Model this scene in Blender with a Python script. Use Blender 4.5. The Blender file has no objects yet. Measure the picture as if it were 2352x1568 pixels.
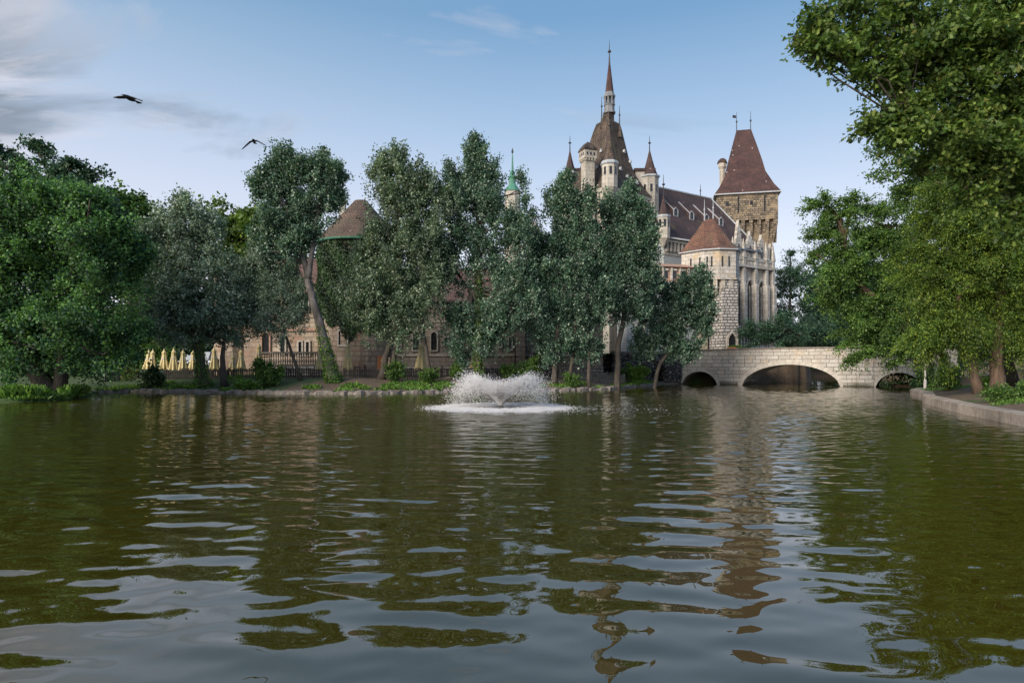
import bpy, math, random
import numpy as np
from mathutils import Vector

# ------------------------------------------------------------------ camera, sky, sun, exposure
C = bpy.context.scene.collection
SC = bpy.context.scene
F, CX, HY, H = 1500.0, 1176.0, 838.0, 1.8          # focal length in px of a 2352 px wide picture, horizon, eye height
def W(px, py, Y): return ((px-CX)/F*Y, Y, H+(HY-py)/F*Y)
def WX(px, Y): return (px-CX)/F*Y
def WZ(py, Y): return H+(HY-py)/F*Y

cd = bpy.data.cameras.new('camera'); cam = bpy.data.objects.new('camera', cd); C.objects.link(cam)
cam.location = (0, 0, H); cam.rotation_euler = (math.radians(90), 0, 0)
cd.sensor_width = 36; cd.lens = 36*F/2352; cd.shift_y = (HY-784)/2352
cd.clip_start = 0.05; cd.clip_end = 3000
SC.camera = cam

SUN_EL, SUN_AZ = math.radians(25), math.radians(-138)   # azimuth from +Y (view direction), negative = left
sd = (math.sin(SUN_AZ)*math.cos(SUN_EL), math.cos(SUN_AZ)*math.cos(SUN_EL), math.sin(SUN_EL))
sl = bpy.data.lights.new('sun', 'SUN'); so = bpy.data.objects.new('sun', sl); C.objects.link(so)
sl.energy = 3.0; sl.angle = math.radians(30); sl.color = (1.0, 0.89, 0.76)
so.rotation_euler = Vector(sd).to_track_quat('Z', 'Y').to_euler()

SC.view_settings.view_transform = 'Standard'; SC.view_settings.look = 'None'
SC.view_settings.exposure = 0.78; SC.view_settings.gamma = 1.0
SC.cycles.max_bounces = 6; SC.cycles.diffuse_bounces = 4; SC.cycles.glossy_bounces = 3
SC.cycles.transmission_bounces = 3; SC.cycles.transparent_max_bounces = 6
SC.cycles.use_denoising = True

class N:
    """tiny node-tree helper"""
    def __init__(s, nt): s.nt = nt; nt.nodes.clear()
    def n(s, t, **kw):
        nd = s.nt.nodes.new(t)
        for k, v in kw.items():
            if k.startswith('i_'):
                key = k[2:]; key = int(key) if key.isdigit() else key.replace('_', ' ')
                if isinstance(v, bpy.types.NodeSocket): s.nt.links.new(v, nd.inputs[key])
                else: nd.inputs[key].default_value = v
            else: setattr(nd, k, v)
        return nd
    def l(s, a, b): s.nt.links.new(a, b)
    def math(s, op, a, b=0.0, c=0.0, clamp=False):
        nd = s.nt.nodes.new('ShaderNodeMath'); nd.operation = op; nd.use_clamp = clamp
        for i, v in enumerate((a, b, c)):
            if isinstance(v, bpy.types.NodeSocket): s.nt.links.new(v, nd.inputs[i])
            else: nd.inputs[i].default_value = v
        return nd.outputs[0]
    def mix(s, f, a, b, t='MIX'):
        nd = s.nt.nodes.new('ShaderNodeMix'); nd.data_type = 'RGBA'; nd.blend_type = t
        for i, v in ((0, f), (6, a), (7, b)):
            if isinstance(v, bpy.types.NodeSocket): s.nt.links.new(v, nd.inputs[i])
            elif i == 0: nd.inputs[0].default_value = v
            else: nd.inputs[i].default_value = (*v, 1) if len(v) == 3 else v
        return nd.outputs[2]
    def ramp(s, f, stops, interp='LINEAR'):
        nd = s.nt.nodes.new('ShaderNodeValToRGB'); cr = nd.color_ramp; cr.interpolation = interp
        while len(cr.elements) < len(stops): cr.elements.new(0.5)
        for e, (p, c) in zip(cr.elements, stops):
            e.position = p; e.color = (*c, 1) if len(c) == 3 else c
        s.nt.links.new(f, nd.inputs[0]); return nd.outputs[0]
    def noise(s, vec, scale, detail=4, rough=0.55, dist=0.0):
        nd = s.n('ShaderNodeTexNoise', i_Scale=scale, i_Detail=detail, i_Roughness=rough, i_Distortion=dist)
        if vec is not None: s.l(vec, nd.inputs['Vector'])
        return nd.outputs[0]
    def mapping(s, vec, scale=(1, 1, 1), rot=(0, 0, 0), loc=(0, 0, 0)):
        nd = s.n('ShaderNodeMapping'); s.l(vec, nd.inputs[0])
        nd.inputs['Scale'].default_value = scale; nd.inputs['Rotation'].default_value = rot; nd.inputs['Location'].default_value = loc
        return nd.outputs[0]

world = bpy.data.worlds.new('World'); SC.world = world; world.use_nodes = True
w = N(world.node_tree)
sky = w.n('ShaderNodeTexSky', sky_type='NISHITA', sun_disc=False)
sky.sun_elevation = SUN_EL; sky.sun_rotation = SUN_AZ; sky.air_density = 1.0; sky.dust_density = 0.6; sky.ozone_density = 1.6
tc = w.n('ShaderNodeTexCoord'); sep = w.n('ShaderNodeSeparateXYZ'); w.l(tc.outputs['Generated'], sep.inputs[0])
sx, sy, sz = sep.outputs
grad = w.ramp(sz, [(0.0, (.60, .59, .63)), (0.10, (.55, .565, .635)), (0.20, (.45, .485, .575)), (0.33, (.26, .355, .485)), (0.47, (.115, .225, .37)), (1.0, (.10, .19, .36))])
gradl = w.ramp(sz, [(0.0, (.56, .53, .56)), (0.15, (.50, .50, .56)), (0.30, (.37, .42, .52)), (0.47, (.18, .28, .39)), (1.0, (.10, .19, .34))])
side = w.math('MULTIPLY_ADD', sx, -1.25, 0.02, clamp=True)
g = w.mix(side, grad, gradl)
g10 = w.mix(1.0, g, (10, 10, 10), 'MULTIPLY')
base = w.mix(0.88, sky.outputs[0], g10)
# clouds, streaks fanning from the left horizon
zz = w.math('ADD', sz, 0.16)
cv = w.n('ShaderNodeCombineXYZ'); w.l(w.math('DIVIDE', sx, zz), cv.inputs[0]); w.l(w.math('DIVIDE', sy, zz), cv.inputs[1])
cm = w.mapping(cv.outputs[0], scale=(0.42, 1.0, 1), rot=(0, 0, math.radians(28)), loc=(.35, .2, 0))
nz = w.noise(cm, 2.1, 9, 0.58, 0.6)
nz2 = w.noise(w.mapping(cv.outputs[0], scale=(0.5, 1.5, 1), rot=(0, 0, math.radians(20)), loc=(3.1, 1.2, 0)), 3.2, 8, 0.6, 0.4)
az = w.math('DIVIDE', sx, w.math('MAXIMUM', sy, 0.05))
leftm = w.math('MULTIPLY_ADD', az, -5.0, -3.05, clamp=True)
lowm = w.math('MULTIPLY_ADD', az, -1.1, -0.1, clamp=True)
thr = w.math('ADD', w.math('MULTIPLY', leftm, 0.26), w.math('MULTIPLY', lowm, 0.05))
cl = w.math('MULTIPLY', w.math('SUBTRACT', w.math('ADD', nz, thr), 0.60), 5.0, clamp=True)
cloudcol = w.mix(w.math('MULTIPLY', w.math('MULTIPLY', w.math('SUBTRACT', nz2, 0.38), 6.0, clamp=True), w.math('SUBTRACT', 1.35, w.math('MULTIPLY', w.math('ABSOLUTE', w.math('SUBTRACT', sz, 0.29)), 9.0), clamp=True)), (4.4, 4.2, 4.4), (1.25, 1.55, 1.95))
wcl = w.mix(w.math('MULTIPLY', cl, 0.8), base, cloudcol)
bg = w.n('ShaderNodeBackground', i_Strength=0.10); w.l(wcl, bg.inputs[0])
wo = w.n('ShaderNodeOutputWorld'); w.l(bg.outputs[0], wo.inputs[0])

# ------------------------------------------------------------------ mesh helpers
def tag(o, label=None, cat=None, group=None, kind=None):
    if label: o['label'] = label
    if cat: o['category'] = cat
    if group: o['group'] = group
    if kind: o['kind'] = kind
    return o

def empty(name, loc, label, cat, group=None, rz=0):
    o = bpy.data.objects.new(name, None); C.objects.link(o); o.location = loc; o.rotation_euler = (0, 0, rz)
    o.empty_display_size = 0.3
    return tag(o, label, cat, group)

def np_mesh(name, V, nper, mats, parent=None, attrs=None, smooth=False, F_=None, origin=None):
    """V (n,3); faces are consecutive groups of nper vertices, or F_ an (m,nper) index array"""
    V = np.asarray(V, dtype=np.float32)
    if parent is not None:
        bpy.context.view_layer.update()
        mi = np.array(parent.matrix_world.inverted())
        V = V @ mi[:3, :3].T.astype(np.float32) + mi[:3, 3].astype(np.float32)
    elif origin is not None:
        V = V - np.asarray(origin, dtype=np.float32)
    me = bpy.data.meshes.new(name)
    if F_ is None: F_ = np.arange(len(V)).reshape(-1, nper)
    m = len(F_)
    me.vertices.add(len(V)); me.vertices.foreach_set('co', V.ravel())
    me.loops.add(m*nper); me.loops.foreach_set('vertex_index', F_.astype(np.int32).ravel())
    me.polygons.add(m); me.polygons.foreach_set('loop_start', np.arange(0, m*nper, nper, dtype=np.int32))
    me.update(calc_edges=True)
    if smooth: me.polygons.foreach_set('use_smooth', np.ones(m, dtype=bool))
    for k, a in (attrs or {}).items():
        at = me.attributes.new(k, 'FLOAT', 'FACE'); at.data.foreach_set('value', a.astype(np.float32))
    me.materials.append(mats)
    o = bpy.data.objects.new(name, me); C.objects.link(o); o.parent = parent
    if parent is None and origin is not None: o.location = origin
    return o

def _norm(a): return a/np.maximum(np.linalg.norm(a, axis=-1, keepdims=True), 1e-9)

class MB:
    def __init__(s): s.v = []; s.f = []; s.sm = []
    def add(s, vs, fs, smooth=False):
        b = len(s.v); s.v += [tuple(p) for p in vs]
        for f in fs: s.f.append([i+b for i in f]); s.sm.append(smooth)
        return s
    def box(s, c, d, rz=0.0, taper=1.0):
        """box centred at c in xy, from z=c[2] to c[2]+d[2]; rz radians"""
        x, y, z = c; a, b, h = d[0]/2, d[1]/2, d[2]; cs, sn = math.cos(rz), math.sin(rz)
        P = []
        for k, (zz_, t) in enumerate(((z, 1.0), (z+h, taper))):
            for (i, j) in ((-a, -b), (a, -b), (a, b), (-a, b)):
                i *= t; j *= t; P.append((x+i*cs-j*sn, y+i*sn+j*cs, zz_))
        return s.add(P, [(3, 2, 1, 0), (4, 5, 6, 7), (0, 1, 5, 4), (1, 2, 6, 5), (2, 3, 7, 6), (3, 0, 4, 7)])
    def prism(s, poly, z0, z1, cap=True, poly1=None):
        n = len(poly); poly1 = poly1 or poly
        P = [(x, y, z0) for x, y in poly]+[(x, y, z1) for x, y in poly1]
        Fs = [(i, (i+1) % n, (i+1) % n+n, i+n) for i in range(n)]
        if cap: Fs += [tuple(range(n-1, -1, -1)), tuple(range(n, 2*n))]
        return s.add(P, Fs)
    def lathe(s, cx, cy, prof, n=16, rot=0.0, smooth=False, sx=1.0, sy=1.0):
        P = []; Fs = []
        for r, z in prof:
            for k in range(n):
                a = rot+2*math.pi*k/n; P.append((cx+sx*r*math.cos(a), cy+sy*r*math.sin(a), z))
        for j in range(len(prof)-1):
            for k in range(n):
                k2 = (k+1) % n
                if prof[j+1][0] < 1e-6: Fs.append((j*n+k, j*n+k2, (j+1)*n))
                elif prof[j][0] < 1e-6: Fs.append((j*n, (j+1)*n+k2, (j+1)*n+k))
                else: Fs.append((j*n+k, j*n+k2, (j+1)*n+k2, (j+1)*n+k))
        if prof[0][0] > 1e-6: Fs.append(tuple(range(n-1, -1, -1)))
        if prof[-1][0] > 1e-6: Fs.append(tuple(range((len(prof)-1)*n, len(prof)*n)))
        return s.add(P, Fs, smooth)
    def tube(s, pts, rad, n=8, smooth=True, jit=0.0, rnd=None):
        P = []; pts = [Vector(p) for p in pts]
        up = Vector((0.31, 0.95, 0.05))
        for i, p in enumerate(pts):
            d = (pts[min(i+1, len(pts)-1)]-pts[max(i-1, 0)]).normalized()
            a = d.cross(up);
            if a.length < 1e-3: a = d.cross(Vector((1, 0, 0)))
            a.normalize(); b = d.cross(a)
            for k in range(n):
                t = 2*math.pi*k/n; r = rad[i]*(1+(rnd.uniform(-jit, jit) if rnd else 0))
                P.append(p+a*math.cos(t)*r+b*math.sin(t)*r)
        Fs = []
        for i in range(len(pts)-1):
            for k in range(n):
                k2 = (k+1) % n; Fs.append((i*n+k2, i*n+k, (i+1)*n+k, (i+1)*n+k2))
        Fs.append(tuple(range(n))); Fs.append(tuple(range((len(pts)-1)*n+n-1, (len(pts)-1)*n-1, -1)))
        return s.add(P, Fs, smooth)
    def build(s, name, mat, parent=None, origin=None):
        me = bpy.data.meshes.new(name)
        V = s.v
        if parent is not None:
            bpy.context.view_layer.update(); mi = parent.matrix_world.inverted()
            L = [tuple(mi @ Vector(p)) for p in V]
        elif origin is not None: L = [(p[0]-origin[0], p[1]-origin[1], p[2]-origin[2]) for p in V]
        else: L = V
        me.from_pydata(L, [], s.f); me.update()
        uv = me.uv_layers.new(name='UVMap')
        for p in me.polygons:
            p.use_smooth = s.sm[p.index]
            vs = [Vector(V[i]) for i in p.vertices]
            nrm = Vector((0, 0, 0))
            for i in range(len(vs)):
                a, b = vs[i], vs[(i+1) % len(vs)]
                nrm += Vector(((a.y-b.y)*(a.z+b.z), (a.z-b.z)*(a.x+b.x), (a.x-b.x)*(a.y+b.y)))
            nrm = nrm.normalized() if nrm.length > 1e-9 else Vector((0, 0, 1))
            if abs(nrm.z) > 0.995: t = Vector((1, 0, 0)); b = Vector((0, 1, 0))
            else: t = Vector((-nrm.y, nrm.x, 0)).normalized(); b = nrm.cross(t)
            for li, q in zip(p.loop_indices, vs): uv.data[li].uv = (q.dot(t), q.dot(b))
        me.materials.append(mat)
        o = bpy.data.objects.new(name, me); C.objects.link(o); o.parent = parent
        if parent is None and origin is not None: o.location = origin
        return o

# ------------------------------------------------------------------ materials
def newmat(name):
    m = bpy.data.materials.new(name); m.use_nodes = True; k = N(m.node_tree)
    out = k.n('ShaderNodeOutputMaterial'); bs = k.n('ShaderNodeBsdfPrincipled'); k.l(bs.outputs[0], out.inputs[0])
    return m, k, bs, out

def m_stone(name, c1, c2, mortar, bw=.6, bh=.3, ms=.02, bump=.5, stain=.35, staincol=(.05, .045, .04), rough_amt=.0, patch=None, damp=False):
    m, k, bs, out = newmat(name)
    uv = k.n('ShaderNodeUVMap').outputs[0]; ob = k.n('ShaderNodeTexCoord').outputs['Object']
    if rough_amt:
        nn = k.n('ShaderNodeTexNoise', i_Scale=1.3, i_Detail=3.0)
        k.l(ob, nn.inputs['Vector'])
        va = k.n('ShaderNodeVectorMath', operation='SCALE'); k.l(nn.outputs['Color'], va.inputs[0]); va.inputs['Scale'].default_value = rough_amt
        vb = k.n('ShaderNodeVectorMath', operation='ADD'); k.l(uv, vb.inputs[0]); k.l(va.outputs[0], vb.inputs[1]); uv = vb.outputs[0]
    br = k.n('ShaderNodeTexBrick', i_Scale=1.0, i_Mortar_Size=ms, i_Mortar_Smooth=.3, i_Brick_Width=bw, i_Row_Height=bh, i_Bias=0.0)
    k.l(uv, br.inputs['Vector']); br.offset = .43; br.offset_frequency = 2; br.squash = .72; br.squash_frequency = 3
    br.inputs['Color1'].default_value = (*c1, 1); br.inputs['Color2'].default_value = (*c2, 1); br.inputs['Mortar'].default_value = (*mortar, 1)
    col = br.outputs[0]
    n1 = k.noise(ob, .45, 6, .65); n2 = k.noise(ob, 6.0, 5, .7)
    col = k.mix(k.math('MULTIPLY', k.math('SUBTRACT', n1, .45), stain*6, clamp=True), col, staincol if staincol else c2)
    # streaks running down
    st = k.noise(k.mapping(ob, scale=(3.0, 3.0, .25)), 1.0, 4, .6)
    col = k.mix(k.math('MULTIPLY', k.math('SUBTRACT', st, .52), 2.4*stain/.35, clamp=True), col, tuple(x*.45 for x in c2))
    if patch: col = k.mix(k.math('MULTIPLY', k.math('SUBTRACT', k.noise(ob, .9, 3, .5), .53), 6, clamp=True), col, patch)
    col = k.mix(.9, col, k.ramp(n2, [(.25, (.62, .62, .62)), (.75, (1.25, 1.25, 1.25))]), 'MULTIPLY')
    if damp:                                                             # algae and damp just above the water line
        pz = k.n('ShaderNodeSeparateXYZ'); k.l(k.n('ShaderNodeNewGeometry').outputs['Position'], pz.inputs[0])
        dm_ = k.math('SUBTRACT', k.math('MULTIPLY_ADD', n1, .9, .05), k.math('MULTIPLY', pz.outputs[2], 1.3))
        col = k.mix(k.math('MULTIPLY', dm_, 2.2, clamp=True), col, (.07, .07, .045))
    k.l(col, bs.inputs['Base Color']); bs.inputs['Roughness'].default_value = .9
    hgt = k.math('ADD', k.math('MULTIPLY', k.math('SUBTRACT', 1.0, br.outputs['Fac']), .06), k.math('MULTIPLY', n2, .04))
    bp = k.n('ShaderNodeBump', i_Strength=bump, i_Distance=1.0); k.l(hgt, bp.inputs['Height']); k.l(bp.outputs[0], bs.inputs['Normal'])
    return m

def m_noise(name, c1, c2, scale=3.0, rough=.85, bump=.3, c3=None, metallic=0.0, stretch=(1, 1, 1), bd=.03):
    m, k, bs, out = newmat(name)
    ob = k.mapping(k.n('ShaderNodeTexCoord').outputs['Object'], scale=stretch)
    n1 = k.noise(ob, scale, 7, .65)
    st = [(.3, c1), (.7, c2)] if c3 is None else [(.28, c1), (.5, c2), (.72, c3)]
    k.l(k.ramp(n1, st), bs.inputs['Base Color']); bs.inputs['Roughness'].default_value = rough; bs.inputs['Metallic'].default_value = metallic
    if bump:
        bp = k.n('ShaderNodeBump', i_Strength=bump, i_Distance=bd); k.l(n1, bp.inputs['Height']); k.l(bp.outputs[0], bs.inputs['Normal'])
    return m

def m_tiles(name, c1, c2, moss=None, mossamt=.0, speck=.5, dark=(.03, .02, .02), streak=False):
    m, k, bs, out = newmat(name)
    uv = k.n('ShaderNodeUVMap').outputs[0]; ob = k.n('ShaderNodeTexCoord').outputs['Object']
    br = k.n('ShaderNodeTexBrick', i_Scale=1.0, i_Mortar_Size=.03, i_Mortar_Smooth=.4, i_Brick_Width=.26, i_Row_Height=.22)
    k.l(uv, br.inputs['Vector']); br.inputs['Color1'].default_value = (*c1, 1); br.inputs['Color2'].default_value = (*c2, 1); br.inputs['Mortar'].default_value = (*dark, 1)
    n1 = k.noise(ob, .7, 6, .7)
    col = k.mix(.85, br.outputs[0], k.ramp(n1, [(.32, (.5, .5, .53)), (.68, (1.5, 1.42, 1.32))]), 'MULTIPLY')
    if streak: col = k.mix(.9, col, k.ramp(k.noise(k.mapping(ob, scale=(2.6, 2.6, .16)), 1.2, 5, .65), [(.35, (.45, .42, .40)), (.65, (1.5, 1.45, 1.35))]), 'MULTIPLY')
    if moss:
        col = k.mix(k.math('MULTIPLY', k.math('SUBTRACT', k.noise(k.mapping(ob, scale=(1.2, 1.2, .35)), .8, 6, .6), .62-mossamt), 5, clamp=True), col, moss)
    if speck:
        vo = k.n('ShaderNodeTexVoronoi', i_Scale=1.15); k.l(uv, vo.inputs['Vector'])
        sp = k.math('LESS_THAN', vo.outputs['Distance'], .10)
        se = k.n('ShaderNodeSeparateColor'); k.l(vo.outputs['Color'], se.inputs[0])
        sp = k.math('MULTIPLY', sp, k.math('GREATER_THAN', se.outputs[0], .55))
        col = k.mix(k.math('MULTIPLY', sp, speck), col, (.55, .45, .42))
    k.l(col, bs.inputs['Base Color']); bs.inputs['Roughness'].default_value = .85
    bp = k.n('ShaderNodeBump', i_Strength=.5, i_Distance=1.0); k.l(k.math('MULTIPLY', k.math('SUBTRACT', 1.0, br.outputs['Fac']), .03), bp.inputs['Height']); k.l(bp.outputs[0], bs.inputs['Normal'])
    return m

def m_leaf(name, stops, clump=(.6, 1.3), transl=.35, rough=.5):
    m = bpy.data.materials.new(name); m.use_nodes = True; k = N(m.node_tree)
    a = k.n('ShaderNodeAttribute', attribute_name='tint').outputs['Fac']
    b = k.n('ShaderNodeAttribute', attribute_name='clump').outputs['Fac']
    c = k.ramp(a, stops)
    lo, hi = clump
    c = k.mix(1.0, c, k.ramp(b, [(0, (lo, lo, lo*1.05)), (1, (hi*1.02, hi, hi*.9))]), 'MULTIPLY')
    bs = k.n('ShaderNodeBsdfPrincipled', i_Roughness=rough); k.l(c, bs.inputs['Base Color']); bs.inputs['Specular IOR Level'].default_value = .35
    tr = k.n('ShaderNodeBsdfTranslucent'); k.l(k.mix(1.0, c, (1.15, 1.25, .6), 'MULTIPLY'), tr.inputs[0])
    mx = k.n('ShaderNodeMixShader', i_0=transl); k.l(bs.outputs[0], mx.inputs[1]); k.l(tr.outputs[0], mx.inputs[2])
    out = k.n('ShaderNodeOutputMaterial'); k.l(mx.outputs[0], out.inputs[0])
    return m

M = {}
M['cream'] = m_stone('cream_stone', (.52, .49, .43), (.43, .40, .34), (.30, .27, .23), .9, .42, .014, .45, .34, (.2, .18, .15))
M['gate'] = m_stone('pale_block_stone', (.58, .55, .50), (.44, .41, .36), (.26, .23, .2), .8, .42, .018, .7, .32, (.2, .17, .15), .06, patch=(.52, .41, .28))
M['rustic'] = m_stone('rusticated_stone', (.56, .53, .50), (.36, .34, .32), (.08, .07, .065), .58, .30, .045, 1.0, .28, (.16, .14, .13), .05)
M['gothic'] = m_stone('white_limestone', (.60, .58, .54), (.44, .40, .34), (.26, .23, .2), .8, .4, .015, .4, .3, (.2, .18, .16))
M['brown'] = m_stone('brown_rough_stone', (.36, .29, .20), (.11, .09, .07), (.07, .06, .05), .55, .32, .035, 1.0, .25, (.08, .07, .055), .10, patch=(.33, .25, .165))
M['bridge'] = m_stone('bridge_limestone', (.56, .53, .48), (.42, .39, .34), (.14, .12, .10), .95, .33, .02, .6, .2, (.20, .17, .14), .03, patch=(.50, .42, .33), damp=True)
M['castle_brown'] = m_stone('weathered_brown_blocks', (.38, .335, .28), (.26, .23, .195), (.13, .115, .10), .8, .42, .02, .6, .35, (.10, .07, .06), patch=(.33, .255, .20))
M['rubble'] = m_stone('dark_rubble_stone', (.26, .245, .23), (.10, .095, .09), (.03, .03, .03), .6, .4, .07, 1.0, .4, (.06, .06, .055), .35)
M['plaster'] = m_noise('grey_blue_plaster', (.30, .33, .34), (.38, .40, .40), .6, .9, .15)
M['plaster_warm'] = m_noise('warm_plaster', (.42, .33, .22), (.50, .43, .32), .8, .9, .15)
M['brick'] = m_stone('red_brick', (.40, .15, .09), (.30, .10, .07), (.45, .38, .3), .26, .09, .02, .5, .15, (.3, .25, .2))
M['tile_dark'] = m_tiles('dark_red_roof_tiles', (.085, .052, .050), (.055, .038, .040), (.16, .13, .03), .02)
M['tile_tower'] = m_tiles('maroon_roof_tiles', (.105, .050, .046), (.055, .032, .032), None, speck=.8)
M['tile_moss'] = m_tiles('mossy_brown_roof_tiles', (.105, .085, .068), (.060, .050, .045), (.115, .105, .055), .05, streak=True)
M['tile_orange'] = m_tiles('orange_roof_tiles', (.21, .105, .07), (.13, .07, .052), (.10, .085, .05), .08, .3)
M['tile_brown'] = m_tiles('brown_roof_tiles', (.13, .092, .068), (.085, .064, .050), (.075, .068, .045), .12, .3)
M['tile_pink'] = m_tiles('old_pink_roof_tiles', (.20, .12, .10), (.15, .09, .08), (.11, .085, .07), .08, .3)
M['lead'] = m_noise('grey_lead', (.30, .33, .36), (.45, .48, .50), 2.0, .55, .1)
M['lead_dark'] = m_noise('dark_weathered_lead', (.12, .13, .14), (.24, .25, .26), 2.0, .6, .1)
M['iron'] = m_noise('dark_iron', (.02, .022, .025), (.05, .05, .055), 5, .6, .1)
M['copper'] = m_noise('green_copper', (.04, .16, .11), (.10, .28, .20), 3, .6, .1)
M['pane'] = m_noise('dark_window_glass', (.012, .013, .016), (.03, .032, .038), 1.5, .15, 0)
M['wood_dark'] = m_noise('dark_fence_wood', (.022, .018, .016), (.060, .050, .042), 9, .8, .3)
M['wood_orange'] = m_noise('orange_bench_wood', (.28, .10, .04), (.38, .15, .06), 6, .6, .2)
M['canvas'] = m_noise('cream_umbrella_canvas', (.55, .46, .23), (.68, .58, .33), 4, .9, .3)
M['pole'] = m_noise('pale_pole', (.42, .40, .36), (.55, .53, .5), 6, .5, .1)
M['white_cloth'] = m_noise('white_cloth', (.6, .6, .58), (.75, .74, .72), 4, .9, .2)
M['bark'] = m_noise('dark_bark', (.035, .029, .024), (.10, .085, .07), 5, .95, .9, stretch=(1, 1, .3), bd=.08)
M['bark_pale'] = m_noise('pale_poplar_bark', (.03, .027, .025), (.10, .09, .082), 2.4, .9, .9, c3=(.24, .22, .21), stretch=(1, 1, .5), bd=.05)
M['bark_red'] = m_noise('brown_cypress_bark', (.06, .04, .03), (.19, .13, .09), 5, .95, .9, stretch=(1.5, 1.5, .2), bd=.08)
M['kerb'] = m_stone('kerb_concrete', (.44, .38, .32), (.34, .29, .24), (.12, .1, .08), 2.2, 3.0, .02, .6, .5, (.10, .08, .06))
M['edging'] = m_noise('pale_edging_stone', (.09, .08, .07), (.28, .25, .22), 2.2, .9, .8, bd=.06)
M['black'] = m_noise('black_feather', (.010, .010, .012), (.022, .022, .026), 5, .6, 0)

def lf(name, d, m_, l_, pale=None, amt=.85, gain=1.95, **kw):
    d, m_, l_ = [tuple(x*gain for x in c) for c in (d, m_, l_)]; pale = pale and tuple(x*1.08 for x in pale)
    st = [(0, d), (.45, m_), (.8, l_)] if pale is None else [(0, d), (.4, m_), (amt-.12, l_), (amt, pale), (1, tuple(x*1.15 for x in pale))]
    return m_leaf(name, st, **kw)
M['poplar'] = lf('poplar_leaves', (.012, .032, .024), (.030, .066, .048), (.070, .120, .085), (.29, .36, .31), .80, clump=(.5, 1.4), transl=.25)
M['silver'] = lf('silver_leaves', (.03, .055, .042), (.068, .110, .084), (.125, .175, .14), (.30, .36, .31), .72, clump=(.55, 1.3), transl=.25)
M['olive'] = lf('olive_poplar_leaves', (.020, .040, .027), (.048, .080, .054), (.095, .135, .09), (.30, .35, .29), .78, clump=(.55, 1.3), transl=.3)
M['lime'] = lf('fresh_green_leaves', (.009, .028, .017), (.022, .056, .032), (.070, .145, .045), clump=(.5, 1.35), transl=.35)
M['green'] = lf('mid_green_leaves', (.015, .040, .014), (.040, .085, .022), (.085, .14, .032), clump=(.5, 1.3), transl=.35)
M['yellow'] = lf('yellow_green_leaves', (.018, .040, .012), (.045, .080, .020), (.095, .14, .030), clump=(.5, 1.3), transl=.4)
M['oak'] = lf('oak_leaves', (.009, .026, .008), (.034, .066, .015), (.090, .130, .030), (.18, .19, .06), .94, clump=(.5, 1.4), transl=.35)
M['feather'] = lf('cypress_needles', (.014, .034, .008), (.042, .080, .015), (.115, .155, .024), clump=(.45, 1.4), transl=.4)
M['dark'] = lf('dark_conifer_needles', (.008, .024, .016), (.020, .05, .032), (.045, .085, .05), clump=(.5, 1.3), transl=.2)
M['ivy'] = lf('ivy_leaves', (.005, .015, .007), (.011, .030, .013), (.028, .052, .020), clump=(.5, 1.3), transl=.25)
M['bright_ivy'] = lf('bright_ivy_leaves', (.012, .038, .006), (.030, .082, .012), (.085, .15, .02), clump=(.6, 1.3), transl=.35)
M['grass'] = lf('grass_blades', (.02, .05, .01), (.05, .11, .02), (.10, .17, .035), clump=(.6, 1.3), transl=.35)
M['pinkflower'] = lf('pink_flower_bush', (.02, .05, .02), (.05, .10, .03), (.10, .14, .04), (.45, .15, .20), .88, clump=(.7, 1.2))

# ------------------------------------------------------------------ ground and lake
def Yw(py): return 2700.0/(py-HY)
def sh(px, py): y = Yw(py); return (WX(px, y), y)
castle_shore = [sh(-250, 922), sh(0, 925), sh(110, 922), sh(185, 915), sh(215, 904), sh(300, 901), sh(480, 903), sh(640, 905), sh(820, 906), sh(950, 903), sh(1100, 900),
                sh(1290, 898), sh(1400, 895), sh(1470, 889), sh(1510, 885), (14.9, 60.2), (16.7, 62.0), (19.9, 61.6), (22.8, 64.8), (30.0, 66.5), (34.5, 75.0), (36.5, 96.0)]  # land inside the left bridge arch is added to make the opening dark
right_shore = [(70, 96), (48, 76), (40, 62), (34.0, 56.5), (31.2, 54.2), (33.2, 50.0), (29.0, 43.5), (25.2, 40.8), (24.0, 39.2), (22.1, 35.0), (19.6, 31.0), (16.9, 24.6), (15.1, 19.3), (13.0, 14.0), (10.2, 8.5), (8.0, 3.5), (8.0, -18)]
LAKE = np.array([(-70, -18), (-72, 34)]+castle_shore+right_shore, dtype=float)

def poly_sd(X, Y, P):
    """signed distance, positive outside the lake"""
    d = np.full(X.shape, 1e9); ins = np.zeros(X.shape, bool)
    n = len(P)
    for i in range(n):
        ax, ay = P[i]; bx, by = P[(i+1) % n]; ex, ey = bx-ax, by-ay
        t = np.clip(((X-ax)*ex+(Y-ay)*ey)/(ex*ex+ey*ey), 0, 1)
        d = np.minimum(d, np.hypot(X-ax-t*ex, Y-ay-t*ey))
        c = ((ay > Y) != (by > Y)) & (X < (bx-ax)*(Y-ay)/((by-ay) if abs(by-ay) > 1e-9 else 1e-9)+ax)
        ins ^= c
    return np.where(ins, -d, d)

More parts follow.
